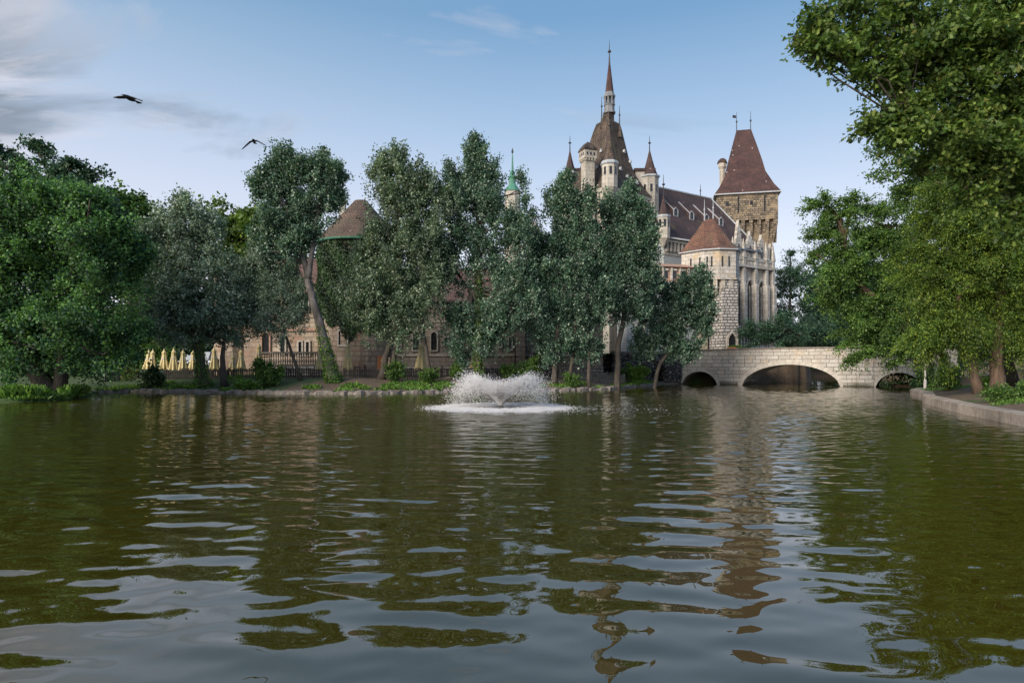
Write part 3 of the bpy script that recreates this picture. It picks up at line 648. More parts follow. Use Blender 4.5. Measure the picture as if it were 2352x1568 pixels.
tree('background_tree', 'dark tree filling the slope behind the cypress', 'tree', 52,
     [(2200, 640, 90, 90), (2330, 640, 100, 120), (2180, 760, 80, 60), (2300, 780, 110, 50), (2420, 740, 120, 90), (2240, 830, 60, 20), (2130, 820, 40, 30), (2480, 600, 120, 150)],
     [[(2300, 850), (2300, 760), (2300, 640)]], .35, M['dark'], M['bark'], 1900, 16, .8, .25, .28, 121)
# oak near the camera, its trunk outside the picture on the right bank
OK_ = [(1832, 97, 18, 9), (1858, 105, 26, 14), (1880, 125, 32, 18), (1915, 88, 30, 16), (1905, 148, 30, 14), (1960, 175, 34, 12), (1975, 125, 40, 24), (1950, 20, 46, 22), (2020, 40, 60, 40), (2060, 130, 60, 46), (2045, 180, 40, 16), (2120, 60, 80, 60), (2140, 150, 70, 55), (2220, 80, 90, 80), (2240, 190, 80, 70), (2330, 80, 90, 90), (2360, 220, 90, 90),
       (2000, 290, 26, 14), (2045, 270, 38, 24), (2100, 250, 46, 30), (2080, 310, 44, 26), (2150, 290, 56, 44), (2230, 300, 70, 60), (2180, 370, 50, 34), (2320, 350, 80, 80), (2390, 430, 70, 80), (2260, 420, 50, 30), (2330, 500, 40, 30), (2440, 120, 110, 130), (2480, 330, 110, 150)]
tree('oak_tree', 'near oak with lobed leaves reaching in from the upper right corner', 'tree', 9.5, OK_,
     [[(2900, 1000), (2860, 600), (2700, 300), (2560, 120)], [(2700, 300), (2450, 160), (2250, 100), (2120, 95)], [(2760, 420), (2500, 360), (2260, 300), (2080, 280)]], .13, M['oak'], M['bark'], 8600, 10, .30, .045, .085, 122, shape='oak', dep=1.0, limb=.45, up=-.05, outw=.9, rnd=.5, shell=.3, per=3, base=(12.6, 9.0))

def bush(name, label, cat, px, Y, wpx, hpx, mat, n, leaf, seed, group=None, shape='kite', **kw):
    X = WX(px, Y); z = float(ground_z(X, Y)); s = Y/F
    r = random.Random(seed); bl = []
    for i in range(5):
        bl.append((X+r.uniform(-.5, .5)*wpx*s, Y+r.uniform(-.3, .3)*wpx*s, z+hpx*s*r.uniform(.3, .62), wpx*s*.45, wpx*s*.4, hpx*s*.42))
    root = empty(name, (X, Y, z), label, cat, group)
    crown('foliage', bl, n, 12, .35, .09, leaf, mat, root, seed, shape=shape, shell=.3, **kw)
    m = MB()
    for i in range(4): m.tube([(X+r.uniform(-.05, .05), Y, z-.1), bl[i][:3]], [.035, .012], 5)
    m.build('stem', M['bark'], root)
G1 = 'bushes along the castle bank'
bush('bush', 'round dark bush on the bank before the left umbrellas', 'bush', 350, 43.5, 30, 46, M['ivy'], 260, .12, 201, G1)
bush('bush', 'large leafy bush between the silver tree and the leaning poplar', 'bush', 612, 42.5, 46, 50, M['green'], 420, .12, 202, G1)
bush('bush', 'small bush at the foot of the large leafy bush by the water', 'bush', 560, 41.6, 30, 22, M['grass'], 200, .1, 203, G1)
bush('bush', 'green bush behind the right side of the fountain spray', 'bush', 1215, 47.8, 34, 42, M['green'], 300, .12, 204, G1)
bush('bush', 'green bush behind the centre of the fountain spray', 'bush', 1165, 47.6, 24, 30, M['green'], 200, .12, 205, G1)
bush('bush', 'leafy bush at the foot of the two stemmed olive toned poplar', 'bush', 915, 44.2, 20, 44, M['green'], 240, .11, 206, G1)
bush('bush', 'bright bush hanging to the water left of the leaning bridge poplar', 'bush', 1470, 53.5, 26, 40, M['grass'], 300, .12, 207, G1)
bush('bush', 'darker bush behind the bright bush near the bridge', 'bush', 1440, 54.5, 28, 34, M['green'], 220, .12, 208, G1)
bush('bush', 'flowering pink and green bush at the left end of the terrace', 'bush', 292, 49, 30, 28, M['pinkflower'], 240, .1, 209, G1)
bush('bush', 'low bush on the bank left of the fountain', 'bush', 990, 45, 30, 24, M['green'], 200, .11, 210, G1)
bush('bush', 'low bush on the bank beside the middle poplar trunk', 'bush', 1045, 46.6, 22, 34, M['grass'], 160, .11, 211, G1)
bush('bush', 'low shrub at the foot of the dense poplar right of the fountain', 'bush', 1318, 46.6, 22, 20, M['green'], 150, .11, 212, G1)
G2 = 'bushes on the right bank'
bush('bush', 'tall hedge like bush at the right end of the bridge', 'bush', 2128, 42.0, 36, 62, M['ivy'], 420, .11, 213, G2)
bush('bush', 'green bush under the cypress left of its trunks', 'bush', 2180, 36, 30, 50, M['green'], 320, .1, 214, G2)
bush('bush', 'low green shrub on the earth slope at the right picture edge', 'bush', 2335, 25, 44, 20, M['green'], 330, .08, 215, G2)
bush('bush', 'small shrub at the foot of the cypress trunks', 'bush', 2265, 31, 24, 16, M['grass'], 160, .08, 216, G2)

r5 = random.Random(31)
def belt(name, px0, px1, Y, ytop, ybot, mat, n, seed, K_=16, leaf=.45):
    bl = []; px = px0
    while px < px1:
        rx_ = r5.uniform(35, 70)*100/Y*.8; top = ytop+r5.uniform(-18, 18); bl.append((px, (top+ybot)/2, rx_, (ybot-top)/2)); px += rx_*.8
    bb = pxblobs(bl, Y, r5, .6)
    return tag(crown(name, bb, n, K_, 1.2, .4, leaf, mat, None, seed, up=.4), kind='stuff')
belt('far_woods', -500, 720, 105, 690, 850, M['dark'], 2600, 401)
belt('far_undergrowth', -250, 260, 62, 800, 866, M['dark'], 900, 402, leaf=.3)
belt('far_bank_shrubbery', 1640, 2150, 101, 770, 856, M['green'], 1500, 403, leaf=.4)
belt('far_woods', 1900, 2900, 112, 600, 840, M['dark'], 2400, 404)
belt('far_undergrowth', 2090, 2200, 57, 790, 872, M['green'], 500, 405, leaf=.22)
def blades(name, label, cat, spots, hgt, n, seed, group=None, mat=None, kind=None, parent=None, lean=.35, wid=1.0):
    r = np.random.RandomState(seed); S = np.array(spots)                       # (x,y,radius)
    i = r.choice(len(S), n, p=(S[:, 2]**2)/np.sum(S[:, 2]**2))
    a = r.uniform(0, 6.28, n); q = S[i, 2]*np.sqrt(r.rand(n)); x = S[i, 0]+np.cos(a)*q; y_ = S[i, 1]+np.sin(a)*q
    z = ground_z(x, y_); ok = z > -.05; x, y_, z, i = x[ok], y_[ok], z[ok], i[ok]; n = len(x)
    pos = np.stack([x, y_, z-.02], -1); ax = _norm(np.array([0, 0, 1])+r.normal(size=(n, 3))*lean)
    V = leaf_arrays(pos, ax, _norm(r.normal(size=(n, 3))), hgt*r.uniform(.5, 1.2, n), 'slim')
    o = np_mesh(name, V, 4, mat or M['grass'], parent, {'tint': r.rand(n), 'clump': r.rand(n)}, origin=None if parent else (float(S[0, 0]), float(S[0, 1]), float(z[0])))
    return tag(o, label, cat, group, kind)
for j, (px, Y, rr, lab) in enumerate([(30, 32.0, .45, 'tall grass tuft at the water edge nearest the left picture edge'), (80, 32.3, .42, 'tall grass tuft just left of the massive tree trunk foot'), (180, 34.5, .7, 'widest grass tuft on the tip of the low left bank'), (208, 36.6, .45, 'small grass tuft right of the widest tuft on the low bank')]):
    blades('grass_tuft', lab, 'grass tuft', [(WX(px, Y), Y, rr)], .6, 900, 300+j, 'grass tufts at the left water edge')
rg = random.Random(5)
spots = []
for i in range(len(castle_shore)-8):
    a, b = castle_shore[i], castle_shore[i+1]
    for q in range(9 if b[0] < -16 else 4):
        t = rg.random(); spots.append((a[0]+(b[0]-a[0])*t+rg.uniform(-.3, .3), a[1]+(b[1]-a[1])*t+rg.uniform(.3, 2.6), rg.uniform(.2, .9)))
blades('ground_cover', None, None, spots, .24, 26000, 320, kind='stuff', lean=.8)
spots = [(WX(px, Y), Y, rr) for px, Y, rr in ((2340, 24, .9), (2300, 26.5, .6), (2180, 38, 1.2), (2140, 39.5, 1.0), (2420, 24, 1.5))]
blades('ground_cover', None, None, spots, .13, 4500, 321, kind='stuff', lean=.8)

# ------------------------------------------------------------------ bridge
A0 = np.array([15.9, 61.4]); BU = np.array([.848, -.530]); BN = np.array([.530, .848])      # along, and back
BLEN = 21.5; BW = 5.4
def bp_(s, d, z): q = A0+BU*s+BN*d; return (q[0], q[1], z)
def top_z(s): return 3.33-.0011*(s-11)**2
ARCH = [(.05, 3.37, 1.2), (5.48, 13.5, 1.84), (15.95, 19.3, 1.2)]
def arch_z(s):
    for a, b, h in ARCH:
        if a <= s <= b:
            u = (s-(a+b)/2)/((b-a)/2); return -.3+(h+.3)*math.sqrt(max(0, 1-abs(u)**2.0)) if True else 0
    return None
root = empty('bridge', (float(A0[0]), float(A0[1]), 0), 'pale stone block bridge with one wide arch between two small arches', 'bridge')
ss = sorted(set([0, BLEN]+[a+(b-a)*i/28 for a, b, h in ARCH for i in range(29)]+[x for x in np.arange(0, BLEN, 1.0)]))
m = MB()
for s0, s1 in zip(ss[:-1], ss[1:]):
    mid = (s0+s1)/2; isA = arch_z(mid) is not None
    z0 = arch_z(s0) if isA and arch_z(s0) is not None else -.8; z1 = arch_z(s1) if isA and arch_z(s1) is not None else -.8
    if not isA: z0 = z1 = -.8
    t0, t1 = top_z(s0)-.14, top_z(s1)-.14
    m.add([bp_(s0, 0, z0), bp_(s1, 0, z1), bp_(s1, 0, t1), bp_(s0, 0, t0)], [(0, 1, 2, 3)])
    m.add([bp_(s0, BW, z0), bp_(s1, BW, z1), bp_(s1, BW, t1), bp_(s0, BW, t0)], [(3, 2, 1, 0)])
    m.add([bp_(s0, 0, z0), bp_(s0, BW, z0), bp_(s1, BW, z1), bp_(s1, 0, z1)], [(0, 1, 2, 3)])
    if isA is False or True: pass
for a, b, h in ARCH:
    for s_ in (a, b): m.add([bp_(s_, 0, -.8), bp_(s_, BW, -.8), bp_(s_, BW, -.2), bp_(s_, 0, -.2)], [(0, 1, 2, 3)])
m.build('wall', M['bridge'], root)
m = MB()                                                                    # deck and inner parapet faces
for s0, s1 in zip(ss[:-1], ss[1:]):
    d0, d1 = top_z(s0)-1.0, top_z(s1)-1.0
    for (da, db) in ((.35, BW-.35),):
        m.add([bp_(s0, da, d0), bp_(s1, da, d1), bp_(s1, db, d1), bp_(s0, db, d0)], [(0, 1, 2, 3)])
        m.add([bp_(s0, da, d0), bp_(s1, da, d1), bp_(s1, da, top_z(s1)-.14), bp_(s0, da, top_z(s0)-.14)], [(3, 2, 1, 0)])
        m.add([bp_(s0, db, d0), bp_(s1, db, d1), bp_(s1, db, top_z(s1)-.14), bp_(s0, db, top_z(s0)-.14)], [(0, 1, 2, 3)])
m.build('deck', M['edging'], root)
M['coping'] = m_noise('coping_stone', (.12, .10, .085), (.26, .23, .20), 3, .9, .5)
for da, db in ((-.07, .42), (BW-.42, BW+.07)):
    m = MB(); st = np.arange(0, BLEN+.01, 1.05)
    for s0, s1 in zip(st[:-1], st[1:]):
        z0, z1 = top_z(s0), top_z(s1); e = .006
        P = [bp_(s0+e, da, z0-.14), bp_(s1-e, da, z1-.14), bp_(s1-e, db, z1-.14), bp_(s0+e, db, z0-.14), bp_(s0+e, da, z0), bp_(s1-e, da, z1), bp_(s1-e, db, z1), bp_(s0+e, db, z0)]
        m.add(P, [(3, 2, 1, 0), (4, 5, 6, 7), (0, 1, 5, 4), (1, 2, 6, 5), (2, 3, 7, 6), (3, 0, 4, 7)])
    m.build('coping', M['coping'], root)
M['voussoir'] = m_noise('voussoir_stone', (.36, .33, .29), (.56, .53, .47), 1.6, .9, .4)
for (a, b, h) in ARCH:                                                        # voussoir rings, each stone separate in one mesh
    m = MB(); n = 25 if b-a > 5 else 13; th = .34 if b-a > 5 else .27; c = (a+b)/2; r_ = (b-a)/2
    for i in range(n):
        g0, g1 = math.pi*(i+.035)/n, math.pi*(i+.965)/n; P = []
        for g in (g0, g1):
            for rr in (0.0, th):
                s_ = c-(r_+rr)*math.cos(g); z_ = -.3+(h+.3+rr)*math.sin(g)
                P.append((s_, max(z_, -.7)))
        q = [P[0], P[2], P[3], P[1]]
        m.add([bp_(s_, -.035, z_) for s_, z_ in q]+[bp_(s_, .01, z_) for s_, z_ in q], [(3, 2, 1, 0), (0, 1, 5, 4), (1, 2, 6, 5), (2, 3, 7, 6), (3, 0, 4, 7)])
    m.build('arch_ring', M['voussoir'], root)
for (s0, s1) in ((3.45, 5.4), (13.62, 14.6), (14.66, 15.86)):
    m = MB(); dd = -.06 if s0 < 14.6 else -.12
    P = [bp_(s0, dd, -.8), bp_(s1, dd, -.8), bp_(s1, .02, -.8), bp_(s0, .02, -.8), bp_(s0, dd, top_z(s0)-.143), bp_(s1, dd, top_z(s1)-.143), bp_(s1, .02, top_z(s1)-.143), bp_(s0, .02, top_z(s0)-.143)]
    if s0 > 14.6: m.add(P, [(3, 2, 1, 0), (4, 5, 6, 7), (0, 1, 5, 4), (1, 2, 6, 5), (3, 0, 4, 7)]); m.build('pilaster', M['bridge'], root)
    elif s0 > 5: m.add(P, [(4, 5, 6, 7), (0, 1, 5, 4), (1, 2, 6, 5), (3, 0, 4, 7)]); m.build('pilaster', M['bridge'], root)

# rubble wall with small arch, left of the bridge
root = empty('rubble_wall', (13.0, 60.2, .5), 'rough grey rubble wall with a small dark arch left of the bridge', 'wall')
W0 = np.array([8.9, 57.6]); W1 = A0+np.array([-.02, -.01]); LW = np.linalg.norm(W1-W0); WU = (W1-W0)/LW; WN = np.array([-WU[1], WU[0]])
def wp(s, d, z): q = W0+WU*s+WN*d; return (q[0], q[1], z)
sA = 5.35; aR = .62
m = MB(); ss = sorted(set(list(np.arange(0, LW, .5))+[LW]+[sA-aR+2*aR*i/14 for i in range(15)]))
def lowz(s): u = (s-sA)/aR; return (.55+1.15*math.sqrt(max(0, 1-u*u))) if abs(u) <= 1 else -.5
for s0, s1 in zip(ss[:-1], ss[1:]):
    ins = abs((s0+s1)/2-sA) < aR; z0, z1 = (lowz(s0), lowz(s1)) if ins else (-.5, -.5)
    m.add([wp(s0, 0, z0), wp(s1, 0, z1), wp(s1, 0, 2.85), wp(s0, 0, 2.85)], [(0, 1, 2, 3)])
    m.add([wp(s0, 1.5, -.5), wp(s1, 1.5, -.5), wp(s1, 1.5, 2.85), wp(s0, 1.5, 2.85)], [(3, 2, 1, 0)])
    m.add([wp(s0, 0, 2.85), wp(s1, 0, 2.85), wp(s1, 1.5, 2.85), wp(s0, 1.5, 2.85)], [(0, 1, 2, 3)])
    if ins: m.add([wp(s0, 0, z0), wp(s1, 0, z1), wp(s1, 1.5, z1), wp(s0, 1.5, z0)], [(3, 2, 1, 0)])
m.build('wall', M['rubble'], root)
rr = random.Random(8); m = MB()
def rock(m, c, r, rnd, sq=.75):
    m_ = []; n = 7
    prof = [(0, -1), (.75, -.6), (1, 0), (.8, .6), (0, 1)]
    P = []; 
    for k_, (q, z) in enumerate(prof):
        for j in range(n):
            a = 2*math.pi*j/n+.3*k_; f = rnd.uniform(.78, 1.15)
            P.append((c[0]+r*q*f*math.cos(a), c[1]+r*q*f*math.sin(a)*.8, c[2]+r*z*sq*(f if 0 < k_ < 4 else 1)))
    Fs = [(k_*n+j, k_*n+(j+1) % n, (k_+1)*n+(j+1) % n, (k_+1)*n+j) for k_ in range(4) for j in range(n)]
    m.add(P, Fs)
for i in range(330):
    s_ = rr.uniform(0, LW); z = rr.uniform(0.2, 2.7)
    if abs(s_-sA) < aR+.1 and z < 1.85: continue
    rock(m, wp(s_, rr.uniform(-.05, .04), z), rr.uniform(.12, .3), rr)
m.build('rough_stones', M['rubble'], root)
m = MB()
for i in range(9):
    g = math.pi*(i+.5)/9; rock(m, wp(sA-.78*math.cos(g), -.08, .6+1.3*math.sin(g)), .2, rr)
m.build('arch_ring', M['rubble'], root)
m = MB(); m.add([wp(0, -.12, 2.85), wp(LW-.1, -.12, 2.85), wp(LW-.1, .4, 2.85), wp(0, .4, 2.85), wp(0, -.12, 3.02), wp(LW-.1, -.12, 3.02), wp(LW-.1, .4, 3.02), wp(0, .4, 3.02)],
      [(3, 2, 1, 0), (4, 5, 6, 7), (0, 1, 5, 4), (1, 2, 6, 5), (2, 3, 7, 6), (3, 0, 4, 7)]); m.build('coping', M['coping'], root)

# ------------------------------------------------------------------ castle pieces
def finial(cx, cy, z, h, parent, ball=.16, mat=None, name='finial'):
    m = MB(); m.lathe(cx, cy, [(.07, z-.2), (.05, z+h*.45), (.02, z+h)], 6)
    m.lathe(cx, cy, [(0, z+h*.42), (ball, z+h*.47), (ball, z+h*.52), (0, z+h*.57)], 8, smooth=True)
    return m.build(name, mat or M['iron'], parent)

class Frame:
    """local frame on a wall: s along, d outward, z up"""
    def __init__(s, p0, p1):
        s.p = np.array(p0, float); e = np.array(p1, float)-s.p; s.L = float(np.linalg.norm(e)); s.u = e/s.L; s.n = np.array([s.u[1], -s.u[0]])
    def pt(s, a, d, z): q = s.p+s.u*a+s.n*d; return (float(q[0]), float(q[1]), z)
    def slab(s, m, a0, a1, d0, d1, z0, z1):
        P = [s.pt(a0, d1, z0), s.pt(a1, d1, z0), s.pt(a1, d0, z0), s.pt(a0, d0, z0), s.pt(a0, d1, z1), s.pt(a1, d1, z1), s.pt(a1, d0, z1), s.pt(a0, d0, z1)]
        m.add(P, [(3, 2, 1, 0), (4, 5, 6, 7), (0, 1, 5, 4), (1, 2, 6, 5), (2, 3, 7, 6), (3, 0, 4, 7)])
    def outline(s, a, w_, z0, z1, kind, n=8):
        """window outline, counter-clockwise from lower left"""
        h = w_/2; O = [(a-h, z0), (a+h, z0)]
        if kind == 'rect': return O+[(a+h, z1), (a-h, z1)]
        if kind == 'round': return O+[(a+h*math.cos(math.pi*i/(2*n)*2), z1-h+h*math.sin(math.pi*i/n)) for i in range(n+1)]
        ah = w_*.9; zs = z1-ah                                            # pointed
        R = [(a+h*(1-(i/n)**1.9), zs+ah*(i/n)) for i in range(n+1)]
        return O+R+[(2*a-x, z) for x, z in reversed(R[:-1])]
    def window(s, parent, a, w_, z0, z1, kind='rect', fr=.12, proud=.14, fmat=None, pane=None, mullion=0, name='window'):
        O = s.outline(a, w_, z0, z1, kind); I = s.outline(a, w_, z0, z1, kind)
        cxm, czm = a, (z0+z1)/2
        Ou = [(cxm+(x-cxm)*(1+2*fr/w_), czm+(z-czm)*(1+2*fr/(z1-z0))) for x, z in O]
        n = len(O); m = MB()
        P = [s.pt(x, proud, z) for x, z in Ou]+[s.pt(x, proud, z) for x, z in I]+[s.pt(x, -.02, z) for x, z in Ou]+[s.pt(x, .012, z) for x, z in I]
        Fs = []
        for i in range(n):
            j = (i+1) % n; Fs += [(i, j, n+j, n+i), (2*n+i, 2*n+j, j, i), (n+i, n+j, 3*n+j, 3*n+i)]
        m.add(P, Fs)
        for q in range(mullion):
            x = a-w_/2+w_*(q+1)/(mullion+1); s.slab(m, x-.04, x+.04, .02, proud*.8, z0, z1-(w_*.5 if kind != 'rect' else 0))
        o = m.build(name, fmat or M['cream'], parent)
        m = MB(); m.add([s.pt(x, .03, z) for x, z in I], [tuple(range(n))]); m.build('pane', pane or M['pane'], o)
        return o

def oct_(cx, cy, r, n=8, rot=math.pi/8): return [(cx+r*math.cos(rot+2*math.pi*k_/n), cy+r*math.sin(rot+2*math.pi*k_/n)) for k_ in range(n)]

def turret(parent, cx, cy, r, zbot, zbody, zcone, ztip, wallmat, roofmat, over=1.15, n=8, slots=((0, .3),), corbel=True, spire=1.6):
    m = MB(); rot = math.pi/8
    prof = ([(r*.25, zbot-r*1.2), (r*.6, zbot-r*.6), (r, zbot)] if corbel else [(r, zbot)])+[(r, zbody)]
    m.lathe(cx, cy, prof, n, rot); t = m.build('turret', wallmat, parent)
    m = MB(); m.lathe(cx, cy, [(r*1.02, zbody), (r*over, zbody+.12), (r*over, zbody+.28), (r*.93, zcone)], n, rot); m.build('cap', M['lead'], t)
    m = MB(); h = ztip-zcone
    m.lathe(cx, cy, [(r*.90, zcone-.02), (r*.62, zcone+h*.25), (r*.33, zcone+h*.6), (r*.10, zcone+h*.93), (.03, ztip)], n, rot); m.build('spire_roof', roofmat, t)
    f = finial(cx, cy, ztip, spire, t, ball=.17)
    for ang in range(n):
        a = rot+2*math.pi*(ang+.5)/n
        nx, ny = math.cos(a), math.sin(a)
        if ny > .35: continue
        ap = r*math.cos(math.pi/n); zc = zbody-(zbody-zbot)*.28; hh = min(.9, (zbody-zbot)*.35); wq = .14
        m = MB(); P = [(cx+nx*(ap+.02)-ny*q, cy+ny*(ap+.02)+nx*q, z) for q, z in ((wq, zc-hh/2), (-wq, zc-hh/2), (-wq, zc+hh/2), (wq, zc+hh/2))]
        m.add(P, [(0, 3, 2, 1)]); m.build('window', M['pane'], t)
    return t

# --- spired tower
K = .85; SCX, SCY = 13.3*K, 89.8*K
TZ = lambda z: H+(z-H)*K                                                  # heights as measured, on the tower's scale
root = empty('spired_tower', (SCX, SCY, 1.5), 'cream castle tower with tall mossy pyramid roof, lantern spire and corner turrets', 'tower')
cor = [(10.58, 70.8), (16.32, 76.1), (11.05, 81.8), (5.31, 76.5)]            # front, right, back, left
ctr = (sum(p[0] for p in cor)/4, sum(p[1] for p in cor)/4)
def sq(f, dx=0, dy=0): return [(ctr[0]+(x-ctr[0])*f+dx, ctr[1]+(y-ctr[1])*f+dy) for x, y in cor]
m = MB(); m.prism(sq(.94), 0, TZ(24.2)); m.build('wall', M['cream'], root)
m = MB(); m.prism(sq(1.0), TZ(24.22), TZ(24.75)); m.prism(sq(.97), TZ(21.6), TZ(21.95))
for f_ in range(4):                                                       # machicolation arcade
    a, b = sq(1.0)[f_], sq(1.0)[(f_+1) % 4]; fr = Frame(a, b)
    for q in range(12):
        s_ = fr.L*(q+.5)/12; fr.slab(m, s_-.10, s_+.10, -.28, -.02, TZ(22.6), TZ(24.2))
m.build('cornice', M['cream'], root)
m = MB(); dx, dy = SCX-ctr[0], SCY-ctr[1]
RP = [(1.03, 24.75), (.83, 26.0), (.61, 28.0), (.47, 30.2), (.38, 32.2), (.30, 34.0), (.25, 34.9), (.125, 35.3), (.115, 36.5)]
for (f0, z0), (f1, z1) in zip(RP[:-1], RP[1:]):
    k0 = (z0-24.75)/12; k1 = (z1-24.75)/12
    m.prism(sq(f0, dx*k0, dy*k0), TZ(z0), TZ(z1), cap=False, poly1=sq(f1, dx*k1, dy*k1))
rf = m.build('roof', M['tile_moss'], root)
for (fx_, fz_, hh) in ((1382, 266, 2.2), (1423, 286, 2.2)):
    p = W(fx_, fz_, 89.0*K); mm = MB(); mm.prism(oct_(p[0], p[1], .30, 4, math.pi/4), p[2]-1.5, p[2], poly1=oct_(p[0], p[1], .05, 4, math.pi/4)); d_ = mm.build('gablet', M['tile_moss'], rf); finial(p[0], p[1], p[2], hh, d_, .11)
def on_roof(px, py):
    """point of the front roof faces seen at a picture position: march along that direction"""
    for i in range(400):
        Y = 66+i*.05; x, y_, z = W(px, py, Y)
        for (f0, z0), (f1, z1) in zip(RP[:-1], RP[1:]):
            if TZ(z0) <= z < TZ(z1):
                t = (z-TZ(z0))/(TZ(z1)-TZ(z0)); f = f0+(f1-f0)*t; kk = ((z0+(z1-z0)*t)-24.75)/12
                Q = sq(f, dx*kk, dy*kk); ins = all((Q[(j+1) % 4][0]-Q[j][0])*(y_-Q[j][1])-(Q[(j+1) % 4][1]-Q[j][1])*(x-Q[j][0]) > 0 for j in range(4))
                if ins: return (x, y_, z)
    return None
for (fx_, fy_) in ((1432, 352), (1446, 376), (1424, 392), (1382, 350), (1372, 388), (1440, 410), (1462, 424)):
    p = on_roof(fx_, fy_)
    if p is None: continue
    mm = MB(); sg = 1 if fx_ > 1400 else -1; c_, s2 = math.cos(math.radians(42)), math.sin(math.radians(42))
    ux, uy = (c_, s2) if sg > 0 else (c_, -s2); nx, ny = (uy, -ux) if sg > 0 else (uy, -ux); hw = .17
    P = [(p[0]-ux*hw+nx*.22, p[1]-uy*hw+ny*.22, p[2]), (p[0]+ux*hw+nx*.22, p[1]+uy*hw+ny*.22, p[2]), (p[0]+nx*.22, p[1]+ny*.22, p[2]+.42), (p[0]-nx*.45, p[1]-ny*.45, p[2]+.42)]
    mm.add(P, [(0, 1, 2), (0, 2, 3), (2, 1, 3)]); mm.build('roof_hatch', M['lead'], rf)
lx, ly = SCX+.08, SCY
def KP(prof): return [(r_*K, TZ(z_)) for r_, z_ in prof]
m = MB(); m.lathe(lx, ly, KP([(.86, 36.3), (.86, 36.5), (.74, 36.6), (.70, 37.3), (.80, 37.4), (.80, 37.5), (.3, 37.52)]), 8, math.pi/8)
m.lathe(lx, ly, KP([(.3, 38.48), (.82, 38.5), (.84, 38.75), (.66, 38.9), (.62, 39.2)]), 8, math.pi/8)
for q in range(8):
    a = math.pi/8+q*math.pi/4; m.lathe(lx+.66*K*math.cos(a), ly+.66*K*math.sin(a), KP([(.10, 37.45), (.10, 38.5)]), 6)
m.lathe(lx, ly, KP([(.34, 37.5), (.34, 38.5)]), 8); m.build('lantern', M['lead_dark'], root)
m = MB(); m.lathe(lx, ly, KP([(.60, 39.2), (.44, 40.5), (.24, 42.2), (.12, 43.2)]), 8, math.pi/8); m.build('spire', M['tile_tower'], root)
m = MB(); m.lathe(lx, ly, KP([(.13, 43.18), (.06, 44.7), (.22, 44.75), (.25, 44.9), (.06, 45.1), (.015, 46.5)]), 8); m.build('finial', M['iron'], root)
yc = 83.6*K; p = W(1400, 400, yc); turret(root, p[0], p[1], 1.04*K, WZ(432, yc), WZ(381, yc), WZ(371, yc), WZ(296, yc), M['cream'], M['tile_moss'], spire=.7)
yc = 90*K; p = W(1309, 400, yc); turret(root, p[0], p[1], .95*K, WZ(450, yc), WZ(403, yc), WZ(396, yc), WZ(345, yc), M['cream'], M['tile_dark'], spire=1.7)
yc = 90.5*K; p = W(1492, 400, yc); turret(root, p[0], p[1], 1.25*K, WZ(500, yc), WZ(411, yc), WZ(404, yc), WZ(345, yc), M['cream'], M['tile_dark'], spire=1.7)
yc = 91.5*K
for px_, nm in ((1476, 1), (1330, 0)):                                     # links between the corner turrets and the big roof
    p = W(px_, 402, yc); m = MB(); m.box((p[0], p[1], WZ(470, yc)), (2.2, 2.6, 3.6), 0); lw_ = m.build('link_wall', M['cream'], root)
    m = MB(); m.box((p[0], p[1], WZ(470, yc)+3.6), (2.5, 2.9, .32), 0); m.build('link_roof', M['tile_dark'], lw_)
# square stair tower with dome head
yc = 85*K; p = W(1350, 400, yc); m = MB(); m.box((p[0], p[1], TZ(18)), (1.1, 1.1, WZ(366, yc)-TZ(18)), math.radians(20)); ch = m.build('chimney_tower', M['cream'], root)
m = MB(); z0 = WZ(367, yc); m.box((p[0], p[1], z0), (1.49, 1.49, WZ(349, yc)-z0), math.radians(20))
for i in range(4):
    for q in (-.51, -.17, .17, .51):
        a = math.radians(20)+i*math.pi/2; ux, uy = math.cos(a), math.sin(a)
        m.box((p[0]+ux*.63-uy*q, p[1]+uy*.63+ux*q, z0-.27), (.2, .15, .27), a)
m.build('head', M['cream'], ch)
z1 = WZ(349, yc)
for i in range(4):
    for q in (-.42, 0, .42):
        a = math.radians(20)+i*math.pi/2; ux, uy = math.cos(a), math.sin(a); m = MB(); m.box((p[0]+ux*.74-uy*q, p[1]+uy*.74+ux*q, z1-.55), (.04, .2, .32), a)
        if uy < .5: m.build('opening', M['pane'], ch)
m = MB(); R_ = math.radians(20)+math.pi/4; m.lathe(p[0], p[1], [(1.12, z1+.005), (1.15, z1+.14), (.95, z1+.45), (.53, z1+.85), (.17, z1+1.0), (0, z1+1.15)], 4, R_); m.build('roof', M['tile_moss'], ch)
fr = Frame(sq(.94)[0], sq(.94)[1])
for s_ in (1.6, 3.6, 5.6): fr.window(root, s_, .7, TZ(17.5), TZ(19.8), 'round')
for s_ in (1.6, 3.6, 5.6): fr.window(root, s_, .8, TZ(12.0), TZ(14.5), 'round')

